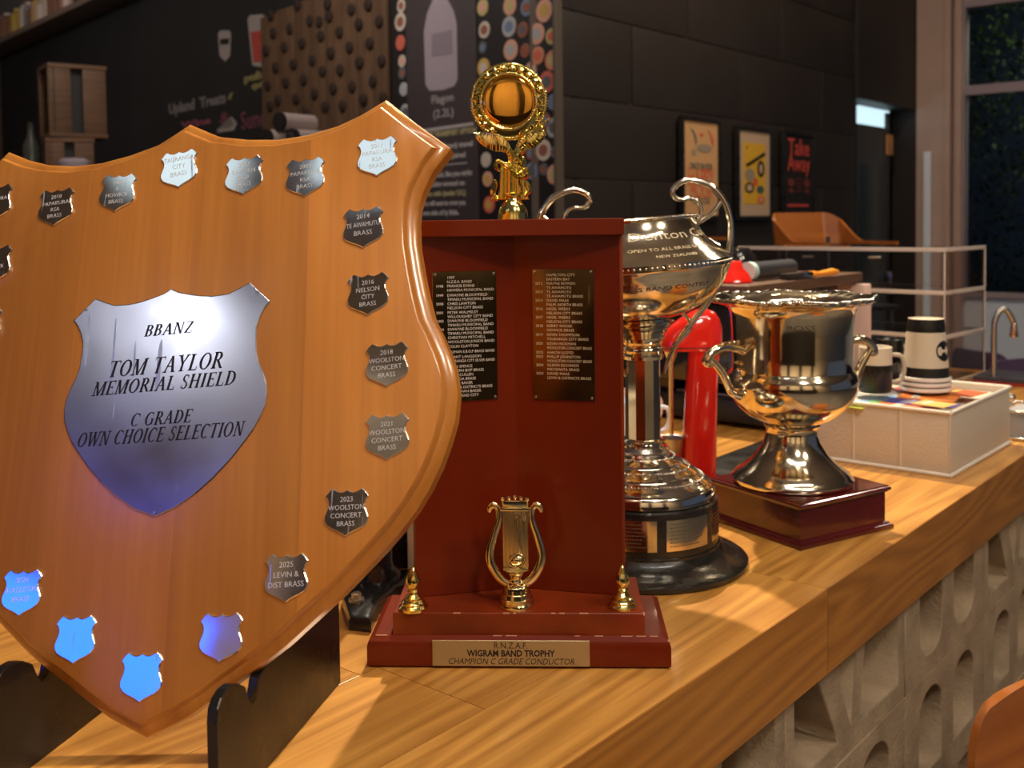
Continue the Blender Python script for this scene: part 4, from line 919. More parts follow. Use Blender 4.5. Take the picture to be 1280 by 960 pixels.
# espresso machine behind the urn
em = thing('espresso_machine', 'black espresso machine with dark wooden tray top behind the urn trophy', 'coffee machine', bar(2.20, .66), TH)
boxc('body', (.07, .02, .185), (.56, .26, .19), blackg, em, .012)
boxc('base', (.07, -.01, .035), (.56, .36, .05), blackp, em, .008)
boxc('back_column', (.07, .11, .12), (.50, .10, .18), castm, em, .01)
boxc('drip_grate', (.07, -.06, .063), (.50, .22, .006), steel_b, em, .002)
boxc('side_panel', (.354, -.02, .15), (.012, .34, .26), mat('pink_white_panel', (.62, .46, .42), .4), em, .006)
boxc('cup_tray', (.07, .00, .295), (.62, .32, .024), mat('dark_brown_tray', (.10, .055, .035), .5), em, .004)
for sx in (-.2, 0, .2): tubeo('tray_support', [(.07+sx, .0, .275), (.07+sx, .0, .286)], .01, blackp, em)
for sx in (-.14, .10):
    latheo('group_head', [(0, 0), (.032, 0), (.034, .004), (.034, .03), (.028, .045), (0, .046)], steel, em, 32, (sx, -.145, .105))
tubeo('steam_wand', [(-.19, -.12, .20), (-.21, -.19, .18), (-.212, -.21, .12), (-.205, -.20, .085)], .006, steel, em, sub=4)
latheo('pressure_gauge', [(0, 0), (.020, 0), (.022, .004), (.019, .008), (0, .008)], steel, em, 28, (-.03, -.112, .21), M=RX90)
pf = thing('portafilter', 'portafilter with brown wooden grip and chrome tip beside the urn', 'portafilter', bar(1.78, .33, .0), TH)
latheo('chrome_tip', [(0, 0), (.012, 0), (.016, .006), (.014, .016), (.009, .022), (0, .022)], steel, pf, 28, (0, 0, 0))
latheo('grip', [(0, .022), (.010, .022), (.0125, .032), (.0135, .055), (.0115, .085), (.010, .098), (0, .100)], wood('grip_wood', (.16, .06, .02), (.28, .12, .045), 'Z', 20, .35, .3), pf, 28)
latheo('basket', [(0, .100), (.030, .102), (.032, .106), (.032, .122), (0, .124)], blackg, pf, 32)
dm = thing('bar_mat', 'black rubber drip mat with steel rim behind the square block', 'bar mat', bar(1.80, .36, .0), TH)
boxc('mat', (-.04, .0, .004), (.38, .14, .008), blackp, dm, .003); boxc('rim', (-.04, -.075, .005), (.39, .008, .010), steel, dm, .002)
pf.location = bar(1.78, .345, .0082)
bpy.context.view_layer.update()
EMM = Matrix.Translation(em.location) @ Matrix.Rotation(TH, 4, 'Z')
def on_em(x, y, z): return EMM @ Vector((x, y, z))
ZE = .3075
cols_ = [(-.18, .08, 'glossy black cup at the far left of the tray, behind the cup handle'), (-.075, .035, 'glossy black cup just behind the red cone on the machine tray'), (-.10, .13, 'glossy black cup at the back left corner of the machine tray'), (.02, .09, 'glossy black cup behind the dark roll, middle of the row'), (.12, .05, 'rightmost glossy black cup on the machine tray')]
cup0 = None
for k, (x, y, lab) in enumerate(cols_):
    if cup0 is None:
        cup0 = thing('espresso_cup', lab, 'cup', on_em(x, y, ZE), 0, 'black cups drying on the machine tray')
        latheo('bowl', [(.040, 0), (.0415, .001), (.039, .034), (.029, .062), (.024, .068), (0, .068), (0, .064), (.023, .062), (.037, .034), (.039, .001)], blackg, cup0, 32)
        tubeo('handle', [(.039, 0, .016), (.054, 0, .018), (.058, 0, .034), (.050, 0, .048), (.033, 0, .050)], .0032, blackg, cup0, sub=3)
    else:
        c = cup0.copy(); COL.objects.link(c); c.location = on_em(x, y, ZE); c.rotation_euler = (0, 0, k*1.7); c['label'] = lab
        for ch in list(cup0.children): d = ch.copy(); COL.objects.link(d); d.parent = c
sp_ = latheo('red_funnel', [(0, 0), (.036, 0), (.038, .003), (.030, .02), (.018, .032), (.014, .046), (.012, .048), (0, .048)], redp, None, 32); sp_.location = on_em(-.155, -.085, ZE); tag(sp_, 'small bright red cone at the left end of the machine tray', 'funnel')
rl_ = thing('cling_film_roll', 'dark grey roll with a pale blue end lying on the machine', 'roll', on_em(.00, -.085, ZE+.022), TH)
bm = bmesh.new(); tube(bm, [(-.08, 0, 0), (.12, 0, 0)], .020, n=28); bm_obj('roll', bm, mat('dark_grey_film', (.045, .048, .058), .35), rl_, smooth=50)
bm = bmesh.new(); tube(bm, [(-.10, 0, 0), (-.08, 0, 0)], .021, n=28); bm_obj('end_cap', bm, mat('pale_blue_cap', (.50, .68, .70), .4), rl_, smooth=50)
br = thing('pastry_brush', 'brush with orange wooden handle on the dark tray top', 'brush', on_em(.05, -.148, ZE+.008), TH-.12)
tubeo('handle', [(.03, 0, 0), (.045, 0, 0), (.07, 0, 0), (.10, 0, .001), (.13, 0, .002), (.155, 0, .001)], [.0085, .0085, .0055, .0075, .009, .005], mat('orange_handle', (.78, .30, .03), .35, coat=.4), br, sub=4, n=14)
boxc('ferrule', (.008, 0, 0), (.045, .020, .014), steel, br, .002); boxc('bristles', (-.045, 0, 0), (.065, .022, .014), mat('bristle_black', (.02, .015, .012), .8), br, .002)

# black cast press behind the shield, with a bolt on its foot
jp = thing('juice_press', 'black cast-iron press with bolted foot between shield and wooden trophy', 'press', at_z(470, 765, 0), 0)
jb = [at_z(*p) - jp.location for p in ((428, 762), (436, 788), (464, 791), (474, 768), (498, 748), (530, 742), (545, 730), (530, 722), (492, 728), (455, 735), (432, 745))]
bm = bmesh.new(); loft_poly(bm, [(p.x, p.y) for p in jb], [(0, 0), (0, .010), (.002, .014), (.006, .016)]); bm_obj('foot', bm, castm, jp, smooth=30)
q = at_z(446, 768, 0)-jp.location
latheo('bolt_washer', [(0, 0), (.009, 0), (.009, .0025), (0, .0025)], bolt_m, jp, 24, (q.x, q.y, .016)); latheo('bolt', [(0, 0), (.0058, 0), (.0058, .006), (.005, .007), (0, .007)], bolt_m, jp, 6, (q.x, q.y, .0185), smooth=20)
q = at_z(474, 735, 0)-jp.location
latheo('column', [(0, .012), (.028, .012), (.026, .020), (.019, .028), (.017, .034), (.0165, .26), (.019, .27), (0, .27)], castm, jp, 36, (q.x, q.y, 0))
boxc('yoke', (q.x-.0, q.y-.03, .285), (.05, .12, .03), castm, jp, .006)
bxk = thing('knock_box', 'black box with cream rim seen between shield and wooden trophy', 'box', at_z(490, 716, 0) + Vector((-.02, .06, 0)), .1)
boxc('box', (0, 0, .05), (.10, .10, .10), blackp, bxk, .004); boxc('rim', (0, 0, .104), (.106, .106, .008), cream, bxk, .002); boxc('rim', (0, 0, .115), (.106, .106, .006), cream, bxk, .002)
wp_ = thing('white_canister', 'tall white upright canister behind the left edge of the wooden trophy', 'canister', at_z(516, 725, 0) + Vector((.02, .03, 0)), 0)
boxc('body', (0, 0, .085), (.055, .05, .17), mat('white_plastic', (.70, .68, .62), .35), wp_, .006); boxc('lid', (0, 0, .174), (.057, .052, .008), mat('white_plastic', (0,0,0)), wp_, .003)
# pale crockery behind the mixer
for (u, v, lab, colr) in ((858, 560, 'pale blue-white cup behind the mixer spindle', (.62, .68, .80)), (846, 545, 'pinkish cup stacked beside the mixer column', (.70, .46, .42))):
    p = at_z(u, v, 0) + Vector((-.09, .06, 0)); cu_ = thing('mug', lab, 'mug', p, 0)
    latheo('body', [(0, 0), (.034, 0), (.040, .004), (.042, .085), (.039, .085), (.037, .006), (0, .005)], mat('mug_%d' % u, colr, .2, coat=.4), cu_, 32)
    tubeo('handle', [(.039, 0, .07), (.062, 0, .068), (.066, 0, .045), (.058, 0, .025), (.039, 0, .02)], .005, mat('mug_%d' % u, colr), cu_, sub=3)

# white mesh box with brochures
b0 = at_z(1188, 598, 0); b1 = at_z(1262, 555, 0); bl_ = (b1-b0).length; ab = math.atan2((b1-b0).y, (b1-b0).x)
bx_ = thing('brochure_box', 'white mesh tray box full of brochures near the bar edge', 'box', b0, ab)
LX, LY, LZ = bl_, .255, .112      # local x away along the bar, local y inwards
for nm, c, s in (('side_panel', (LX/2, .002, LZ/2), (LX, .003, LZ)), ('side_panel', (LX/2, LY-.002, LZ/2), (LX, .003, LZ)), ('side_panel', (.002, LY/2, LZ/2), (.003, LY, LZ)), ('side_panel', (LX-.002, LY/2, LZ/2), (.003, LY, LZ)), ('base', (LX/2, LY/2, .003), (LX+.004, LY+.004, .006))):
    boxc(nm, c, s, mesh_w, bx_, .0008)
for p, q in (((0,0), (LX,0)), ((LX,0), (LX,LY)), ((LX,LY), (0,LY)), ((0,LY), (0,0))):
    tubeo('rim', [(p[0], p[1], LZ), (q[0], q[1], LZ)], .0035, ceram, bx_); tubeo('foot_rail', [(p[0], p[1], .004), (q[0], q[1], .004)], .0035, ceram, bx_)
for y in (.085, .17): boxc('divider', (-.0008, y, LZ/2), (.0012, .003, LZ-.01), white, bx_)
boxc('filling', (LX/2, LY/2, LZ/2-.004), (LX-.012, LY-.012, LZ-.016), cream, bx_)
BM = Matrix.Translation(b0) @ Matrix.Rotation(ab, 4, 'Z')
br_items = [((.035, .195, .08, .10), (.62, .72, .10), 'yellow-green brochure at the left front of the box'), ((.10, .17, .11, .13), (.30, .52, .82), 'light blue brochure in the middle of the box'), ((.045, .12, .06, .08), (.20, .50, .16), 'green brochure under the light blue one'), ((.030, .085, .05, .10), (.70, .20, .08), 'red brochure at the near front of the box'), ((.075, .075, .05, .12), (.05, .06, .38), 'dark blue brochure near the box front edge'), ((.14, .085, .08, .10), (.75, .22, .04), 'orange brochure with white band near the front corner'), ((.21, .05, .07, .07), (.55, .14, .06), 'rust-orange brochure at the right end of the box'), ((.25, .16, .06, .12), (.30, .30, .42), 'grey-violet brochure at the far right of the box'), ((.19, .13, .07, .06), (.45, .10, .12), 'crimson patterned brochure behind the orange one'), ((.035, .04, .05, .06), (.80, .50, .16), 'amber brochure at the near corner of the box')]
for k, ((x, y, sx, sy), c, lab) in enumerate(br_items):
    t = thing('brochure', lab, 'brochure', BM @ Vector((x, y, .1045+.0016*k)), ab + (k % 3-1)*.15, 'brochures in the white box')
    boxc('cover', (0, 0, 0), (sx, sy, .0012), mat('brochure_%d' % k, c, .35), t); boxc('title_band', (0, sy*.2, .0008), (sx*.8, sy*.15, .0003), white if k % 2 else mat('brochure_%d' % ((k+3) % 10), br_items[(k+3) % 10][1], .35), t)
# cups on the box
stk = at_z(1157, 487, .119)
sau = None
for k, lab in enumerate(('bottom white rim cup of the upside-down takeaway stack', 'second white rim cup of the takeaway stack', 'third white rim cup of the takeaway stack')):
    if sau is None:
        sau = thing('paper_cup', lab, 'paper cup', stk, 0, 'stacked takeaway cups on the white box')
        latheo('rim', [(.043, 0), (.046, .001), (.047, .004), (.046, .007), (.043, .008)], ceram, sau, 40); latheo('wall', [(.0435, .001), (.0430, .008), (.0425, .0095), (.041, .0095), (.042, .001)], blackp, sau, 40)
    else:
        c = sau.copy(); COL.objects.link(c); c.location = stk + Vector((0, 0, .0097*k)); c['label'] = lab
        for ch in list(sau.children): d = ch.copy(); COL.objects.link(d); d.parent = c
tc_ = thing('paper_cup', 'black and cream takeaway cup upside down on top of its stack', 'paper cup', stk + Vector((0, 0, .0292)), 0, 'stacked takeaway cups on the white box')
latheo('black_foot_band', [(.0425, 0), (.0405, .016), (.039, .016), (.041, 0)], blackp, tc_, 48)
latheo('sleeve', [(.0405, .016), (.0345, .082), (.033, .082), (.039, .016)], mat('cream_sleeve', (.60, .52, .40), .55), tc_, 48)
latheo('black_top_band', [(.0345, .082), (.0325, .103), (.0315, .106), (.031, .082)], blackp, tc_, 48); latheo('base_disc', [(0, .1035), (.0300, .1035), (.0318, .1065), (.0305, .1065), (.0295, .1045), (0, .1045)], cream, tc_, 48)
curved_plate('logo_disc', 0, 1, 0, 1, 1, blackp, None) if False else None
bm = bmesh.new(); vs = []
def on_cup(a, z, o=.0006): r = .0405 + (.0345-.0405)*(z-.016)/.066 + o; return (r*math.cos(a), r*math.sin(a), z)
a0 = -.95; rad_ = .019; cz_ = .048
cvt = bm.verts.new(on_cup(a0, cz_)); ring = [bm.verts.new(on_cup(a0 + rad_/.037*math.cos(t), cz_+rad_*math.sin(t))) for t in [2*PI*k/28 for k in range(28)]]
for k in range(28): bm.faces.new((cvt, ring[k], ring[(k+1) % 28]))
bm_obj('logo_disc', bm, blackp, tc_)
bm = bmesh.new(); rr2 = []
for i in range(9):
    a = a0 - .38 + .76*i/8; rr2.append([bm.verts.new(on_cup(a, cz_-.0025, .0011)), bm.verts.new(on_cup(a, cz_+.0025, .0011))])
for A, B in zip(rr2, rr2[1:]): bm.faces.new((A[0], B[0], B[1], A[1]))
bm_obj('logo_bar', bm, cream, tc_)
for (u, v, w_, lab) in ((1094, 489, .030, 'black and cream mug on the box beside the urn handle'), (1112, 476, .026, 'second black mug with cream handle behind the first')):
    p = at_z(u, v, .1195 if w_ > .028 else .1195); t = thing('coffee_mug', lab, 'mug', p, 0, 'mugs on the white box')
    latheo('body', [(0, 0), (w_*.92, 0), (w_, .004), (w_, .050), (w_, .052)], blackp if w_ > .028 else blackg, t, 36)
    latheo('upper_band', [(w_, .052), (w_, .084), (w_-.002, .085), (w_-.003, .084), (w_-.003, .01), (0, .008)], cream if w_ > .028 else blackp, t, 36)
    tubeo('handle', [(w_*.95, -.005, .070), (w_*1.55, -.008, .066), (w_*1.72, -.008, .042), (w_*1.5, -.008, .022), (w_*.95, -.005, .018)], .0042, mat('beige_handle', (.50, .42, .33), .4), t, sub=4)
    latheo('coaster', [(0, -.003), (w_*1.2, -.003), (w_*1.25, -.001), (w_*1.2, -.0002), (0, -.0002)], ceram, t, 36)

# clear acrylic display case
n0 = at_z(1180, 484, 0); n1 = at_z(1230, 469, 0); aa = math.atan2((n1-n0).y, (n1-n0).x); AL = (n1-n0).length
ac = thing('display_case', 'clear acrylic three-tier display case at the far end of the bar', 'display case', n0, aa)
AY = .62; AH = at_y(1180, 311, n0.y).z
zs_ = [.004, AH*.36, AH*.68, AH-.003]
for z in zs_: boxc('shelf', (AL/2, AY/2, z), (AL, AY, .006), acry, ac)
for z in zs_[1:]:
    boxc('shelf_edge', (AL/2, -.001, z), (AL, .005, .011), acry_e, ac, .001); boxc('shelf_edge', (-.001, AY/2, z), (.005, AY, .011), acry_e, ac, .001)
acry2 = mat('acrylic_reflection_tint', (.80, .70, .62), .04, trans=1, ior=1.12, spec=.8)  # brownish reflection on the clear side panes put into their tint
for nm, c, s in (('side_pane', (AL/2, .0025, AH/2), (AL, .004, AH-.014)), ('side_pane', (AL/2, AY-.0025, AH/2), (AL, .004, AH-.014)), ('back_pane', (AL-.0025, AY/2, AH/2), (.004, AY-.012, AH-.014))): boxc(nm, c, s, acry2 if nm == 'side_pane' else acry, ac)
boxc('front_flap', (.002, AY*.5, AH*.52), (.003, AY-.02, AH*.28), acry, ac); boxc('front_flap', (.002, AY*.5, AH*.84), (.003, AY-.02, AH*.28), acry, ac)
boxc('corner_edge', (AL, 0, AH/2), (.005, .005, AH), acry_e, ac, .001); boxc('corner_edge', (0, 0, AH/2), (.004, .004, AH), acry_e, ac, .001)
for y, z in ((AY*.30, AH*.93), (AY*.62, AH*.93)): tubeo('hinge_pin', [(-.006, y-.018, z), (-.006, y+.018, z)], .004, steel, ac)
boxc('base_rail', (AL/2, -.004, .006), (AL, .012, .012), mat('case_base', (.42, .29, .19), .5), ac, .002)

# water tap, tray and napkin holder at the bar end
tp_ = at_z(1242, 479, 0); tap = thing('water_tap', 'slim chrome gooseneck water tap at the end of the bar', 'tap', tp_, 0); sT = tp_.y/F
tubeo('spout', [(0, 0, 0), (0, 0, 62*sT), (1*sT, 0, 78*sT), (7*sT, 0, 91*sT), (15*sT, 0, 92*sT), (21*sT, 0, 84*sT), (24*sT, 0, 77*sT)], .0075, steel_b, tap, sub=5, n=14)
latheo('nozzle', [(0, 0), (.010, 0), (.011, .004), (.007, .034), (.005, .040), (0, .040)], mat('copper_nozzle', (.75, .50, .36), .25, 1), tap, 20, (25*sT, 0, 58*sT))
latheo('base_ring', [(0, 0), (.014, 0), (.014, .006), (.010, .012), (0, .012)], steel, tap, 24)
st_ = thing('serving_tray', 'dark serving tray with red edge beside the tap', 'tray', at_z(1284, 480, 0), TH)
boxc('tray', (.02, .0, .012), (.16, .24, .014), mat('dark_tray', (.05, .05, .07), .4), st_, .003); boxc('red_edge', (.02, -.0, .004), (.164, .244, .008), mat('red_edge', (.35, .03, .02), .4), st_, .002)
latheo('knob', [(0, 0), (.008, 0), (.011, .006), (.009, .014), (0, .018)], steel, st_, 20, (-.05, -.09, .019))
for k, (u, v, lab) in enumerate(((1263, 512, 'chrome shaker just behind the box corner'),)):
    p = at_z(u, v, 0); sh_ = thing('shaker', lab, 'shaker', p, 0)
    latheo('body', [(0, 0), (.011, 0), (.012, .003), (.009, .020), (0, .021)], steel, sh_, 24); latheo('cap', [(0, .021), (.010, .021), (.012, .028), (.008, .036), (0, .038)], steel, sh_, 24)
np0 = at_z(1274, 553, 0) + Vector((.02, .01, 0)); nh = thing('napkin_holder', 'chrome wire napkin holder cut by the right picture edge', 'napkin holder', np0, ab)
boxc('napkins', (.05, 0, .03), (.11, .09, .05), mat('grey_napkin', (.30, .31, .34), .7), nh, .002)
for z in (.004, .058): tubeo('wire', [(-.01, -.05, z), (.11, -.05, z), (.11, .05, z), (-.01, .05, z)], .003, steel, nh, closed=True)
boxc('bottom_plate', (.05, 0, .002), (.12, .1, .004), steel_b, nh)

# ================================================================== CHAIRS
def chair(label, loc, rz, m, zoff=0, group=None):
    """moulded plywood shell chair; local -y is the sitting side, back panel at y=0; seat at z .45"""
    t = thing('plywood_chair', label, 'chair', loc, rz, group)
    def fn(u, v):
        s = v*1.0; w0 = .20
        if s < .45: L = s/.45; y = -.40 + .36*L; z = .45 + .012*math.cos(PI*L) ; wd = .20*(1 if L > .12 else .80+.20*math.sqrt(1-(1-L/.12)**2))
        elif s < .62: L = (s-.45)/.17; a = L*PI/2*.93; y = -.04 + .055*math.sin(a); z = .438 + .055*(1-math.cos(a)) + .01*L; wd = .20 - .018*math.sin(PI*L)
        else:
            L = (s-.62)/.38; y = .0145 + .055*L; z = .50 + .345*L; wd = .20 - .006*L
            if L > .72: q = (L-.72)/.28; wd *= .64 + .36*math.sqrt(max(0, 1-q*q))
        x = (u*2-1)*wd; return Vector((x, y - .012*(1-(u*2-1)**2)*(-1 if s > .6 else 0), z + (-.012*(1-(u*2-1)**2) if s < .45 else 0)))
    bm = bmesh.new(); sheet(bm, fn, 16, 170, .011); bm_obj('shell', bm, m, t, smooth=50)
    lg_ = mat('chair_leg_steel', (.10, .10, .11), .35, .9)
    for sx in (-1, 1):
        for y0, y1 in ((-.32, -.38), (-.10, .03)): tubeo('leg', [(sx*.14, y0, .430), (sx*.19, y1, .0)], .010, lg_, t, n=12)
    boxc('under_plate', (0, -.21, .430), (.30, .24, .008), lg_, t, .002)
    return t
p = at_y(1197, 900, 1.60); ch1 = chair('orange-brown plywood chair in front of the concrete blocks', (0,0,0), 0, ply)
az = math.radians(30); cxp = Vector((math.cos(az), math.sin(az), 0)); cyp = Vector((-math.sin(az), math.cos(az), 0))
ch1.rotation_euler = (0, 0, az)
top = at_y(1200, 905, 1.345); ch1.location = Vector((top.x, top.y, 0)) + cxp*.20 - cyp*.07; ch1.location.z = FLOOR - .0
# tall tub stools with a bent plywood back band and flat arms
def tub_stool(label, loc, rz, W, hb, arm, m):
    """local x = width, -y = towards the sitter; origin on the floor, loc.z unused"""
    zb = loc[2]-FLOOR; t = thing('tub_stool', label, 'stool', (loc[0], loc[1], FLOOR), rz)
    def fn(u, v):
        P = [(-W/2, -arm), (-W/2, -.05), (-W/2+.05, 0), (W/2-.05, 0), (W/2, -.05), (W/2, -arm)]
        Ls = [0]
        for a, b in zip(P, P[1:]): Ls.append(Ls[-1]+math.dist(a, b))
        s = u*Ls[-1]
        for k in range(5):
            if s <= Ls[k+1]+1e-9: break
        f = (s-Ls[k])/(Ls[k+1]-Ls[k]); x = P[k][0]+(P[k+1][0]-P[k][0])*f; y = P[k][1]+(P[k+1][1]-P[k][1])*f
        e = min(s, Ls[-1]-s); a0_, a1_ = arm*.50, arm*1.02
        q = max(0, min(1, (e-a0_)/(a1_-a0_))); q = q*q*(3-2*q)
        return Vector((x, y+.02*q*v, .016*1 + v*(.014 + (hb-.014)*q) - .016))
    bm = bmesh.new(); sheet(bm, fn, 90, 8, .012); o = bm_obj('back_band', bm, m, t, smooth=50); o.location.z = zb
    lg_ = mat('chair_leg_steel', (.10, .10, .11), .35, .9); zs2 = zb-.24
    boxc('seat', (0, -arm*.55, zs2), (W*.92, arm*1.1, .02), blackp, t, .008)
    for sx in (-1, 1):
        tubeo('back_support', [(sx*W*.38, -.012, zb+.03), (sx*W*.38, -.02, zs2)], .009, lg_, t)
        for sy in (0, 1): tubeo('leg', [(sx*W*.36, -.05-sy*(arm*.9), zs2), (sx*W*.46, .02-sy*(arm*1.2), 0)], .011, lg_, t)
    tubeo('foot_ring', [(-W*.43, -.0, .30), (W*.43, -.0, .30), (W*.43, -arm, .30), (-W*.43, -arm, .30)], .009, lg_, t, closed=True)
    return t
yk = 4.3; pL, pR = at_y(952, 306, yk), at_y(1052, 306, yk)
az2 = math.radians(24); Wk = (pR.x-pL.x)/math.cos(az2)*.93; hk = at_y(1000, 266, yk).z - pL.z
tub_stool('orange plywood tub stool with curved back behind the clear case', ((pL.x+pR.x)/2, yk, pL.z), az2, Wk, hk, .36, ply)
p = at_y(878, 300, 4.9); tub_stool('second orange plywood tub stool glimpsed behind the cup handle', (p.x-.22, p.y, p.z), math.radians(50), .34, .10, .30, ply)
plum = mat('chair_shade_plum', (.085, .055, .115), .6)  # shadowy chair silhouettes, their purple shade put into the colour
for k, (u, v, yy, rz_, lab) in enumerate(((1238, 400, 5.0, 1.9, 'chair silhouette beyond the tap, under the window, shade painted in as plum-grey'), (1290, 408, 4.6, .4, 'chair silhouette cut by the right picture edge, shade painted in as dark plum'))):
    q = at_y(u, v, yy); t = chair(lab, (q.x, q.y, FLOOR), rz_, plum)

# ================================================================== POSTERS
def poster(name, label, c0, c1, frame_col, draw):
    """c0/c1: top-left and bottom-right of the frame in the picture, found on the wall plane"""
    a = at_plane(*c0, N, -2.9); b = at_plane(*c1, N, -2.9); s0, s1, zt3, zb3 = a.dot(D), b.dot(D), a.z, b.z
    W, Hh = s1-s0, zt3-zb3
    t = thing(name, label, 'poster', bw((s0+s1)/2, .016, (zt3+zb3)/2), TH, 'framed posters on the dark wall')
    fw = .022
    for c, s in (((0, 0, Hh/2-fw/2), (W, .03, fw)), ((0, 0, -Hh/2+fw/2), (W, .03, fw)), ((-W/2+fw/2, 0, 0), (fw, .03, Hh-2*fw)), ((W/2-fw/2, 0, 0), (fw, .03, Hh-2*fw))): boxc('frame_rail', c, s, frame_col, t, .002)
    draw(t, W-2*fw, Hh-2*fw); return t
def PT(t, s, size, m, x, z, **k): return text('lettering', s, size, m, t, T3(x, -.0045, z) @ RX90, extrude=.0005, **k)
def flat(t, name, P, m, y=-.0045):
    return loft_o(name, P, [(0, 0), (0, .0012)], m, t, T3(0, y, 0) @ RX90)
def disc_pts(x, z, rx, rz, n=20, rot=0): return [(x+rx*math.cos(2*PI*k/n)*math.cos(rot)-rz*math.sin(2*PI*k/n)*math.sin(rot), z+rx*math.cos(2*PI*k/n)*math.sin(rot)+rz*math.sin(2*PI*k/n)*math.cos(rot)) for k in range(n)]
red_i = mat('poster_red', (.62, .10, .04), .6); grn_i = mat('poster_darkgreen', (.05, .10, .09), .6); gry_i = mat('poster_grey', (.30, .24, .17), .6); yel_i = mat('poster_yellow', (.66, .38, .03), .6); tan_i = mat('poster_tan', (.50, .36, .24), .6)
def draw1(t, W, H_):
    boxc('print', (0, .002, 0), (W, .01, H_), paper_k, t)
    flat(t, 'bird_shape', [(-.30*W, .42*H_), (-.22*W, .40*H_), (-.14*W, .34*H_), (-.12*W, .28*H_), (-.16*W, .24*H_), (-.17*W, .31*H_), (-.22*W, .37*H_)], grn_i)
    flat(t, 'bird_shape', disc_pts(.10*W, .22*H_, .22*W, .045*H_), gry_i); flat(t, 'bird_shape', disc_pts(-.20*W, .17*H_, .06*W, .04*H_), gry_i)
    flat(t, 'red_dot', disc_pts(.02*W, .36*H_, .05*W, .02*H_), red_i)
    flat(t, 'bird_shape', [(.20*W, .42*H_), (.26*W, .40*H_), (.36*W, .33*H_), (.38*W, .25*H_), (.32*W, .28*H_), (.28*W, .35*H_)], red_i)
    PT(t, 'ONCE IN FOR', .05, grn_i, 0, .02*H_, width=W*.66, offset=.001); PT(t, 'HAPPY', .14, red_i, 0, -.105*H_, width=W*.76, offset=.001); PT(t, 'HOUR', .14, red_i, 0, -.235*H_, width=W*.62, offset=.001); PT(t, 'OPEN TO CLOSE', .05, grn_i, 0, -.345*H_, width=W*.5)
def draw2(t, W, H_):
    boxc('print', (0, .002, 0), (W, .01, H_), tan_i, t); flat(t, 'yellow_field', [(-.36*W, -.36*H_), (.36*W, -.36*H_), (.36*W, .36*H_), (-.36*W, .36*H_)], yel_i, -.0038)
    flat(t, 'diagonal_band', [(-.30*W, .10*H_), (-.24*W, .07*H_), (.34*W, .22*H_), (.34*W, .27*H_)], ink); flat(t, 'blot', disc_pts(-.25*W, .30*H_, .03*W, .012*H_), ink)
    for x, z, r1, r2, m_ in ((-.16, -.02, .16, .08, gry_i), (.20, .06, .12, .10, ink), (.20, .06, .05, .06, tan_i), (-.17, -.17, .15, .065, ink), (-.17, -.17, .09, .04, tan_i), (.02, -.10, .08, .05, red_i), (.18, -.19, .12, .05, grn_i), (.20, -.31, .12, .05, red_i), (.20, -.31, .06, .025, tan_i)): flat(t, 'food_shape', disc_pts(x*W, z*H_, r1*W, r2*H_), m_, -.0045 - (.0014 if m_ is tan_i else 0))
def draw3(t, W, H_):
    boxc('print', (0, .002, 0), (W, .01, H_), mat('poster_black', (.018, .014, .013), .5), t)
    r2 = mat('poster_redlight', (.60, .07, .05), .6)
    PT(t, 'Take', .15, r2, 0, .34*H_, width=W*.76, offset=.001); PT(t, 'Away', .15, r2, 0, .14*H_, width=W*.80, offset=.001)
    for x in (-.28, .28):
        flat(t, 'ornament', disc_pts(x*W, -.10*H_, .12*W, .055*H_), mat('poster_dullred', (.16, .03, .025), .6)); flat(t, 'ornament', disc_pts(x*W, -.20*H_, .08*W, .03*H_), mat('poster_dullred', (0,0,0)))
    for k in range(4): flat(t, 'ornament', [(-.10*W, (-.06-.05*k)*H_), (.10*W, (-.06-.05*k)*H_), (.10*W, (-.045-.05*k)*H_), (-.10*W, (-.045-.05*k)*H_)], mat('poster_dullred', (0,0,0)))
    flat(t, 'ornament', [(-.40*W, -.40*H_), (.34*W, -.40*H_), (.34*W, -.37*H_), (-.40*W, -.37*H_)], r2)
poster('framed_poster', 'framed kraft poster with red HAPPY lettering, leftmost of three', (847, 144), (896, 274), blackp, draw1)
poster('framed_poster', 'framed poster with yellow field, middle of the three on the wall', (917, 157), (960.5, 274), blackp, draw2)
poster('framed_poster', 'black framed Take Away poster with red letters', (975, 163), (1014, 272), blackp, draw3)

# ================================================================== MENU WALL ON THE LEFT
def lthing(name, label, cat, u, v, off=0, group=None):
    a, z = lwa(u, v); return thing(name, label, cat, lpt(a, z, off), TE, group), a, z
RXN = RX90
def on(a0, z0, u, v): a, z = lwa(u, v); return a-a0, z-z0
# big dark menu board beside the corner
t, a0, z0 = lthing('menu_board', 'tall dark menu board covered in round beer badges', 'menu board', 600, 272, .0)
xr, _ = on(a0, z0, 703.5, 272); xl, _ = on(a0, z0, 497, 272); ztop = 2.3-z0
board_k = mat('board_black', (.014, .014, .017), .5); board_g = mat('board_grey', (.055, .045, .052), .5)
boxc('backing', ((xl+xr)/2, -.012, ztop/2-.10), (xr-xl, .02, ztop+.2), board_k, t, .003)
g0, _ = on(a0, z0, 517, 272); g1, _ = on(a0, z0, 604, 272)
boxc('flagon_panel', ((g0+g1)/2, -.026, ztop/2-.10), (g1-g0, .008, ztop+.2), board_g, t, .002)
tp2, _ = on(a0, z0, 707, 272); boxc('corner_trim', (tp2-.01, -.03, ztop/2), (.015, .05, ztop+.3), mat('corner_trim', (.10, .08, .065), .4), t, .002)
def lay(t, a0, z0, name, P, m, y=-.031, th=.0015):
    return loft_o(name, [on(a0, z0, *p) for p in P], [(0, 0), (0, th)], m, t, T3(0, y, 0) @ RX90)
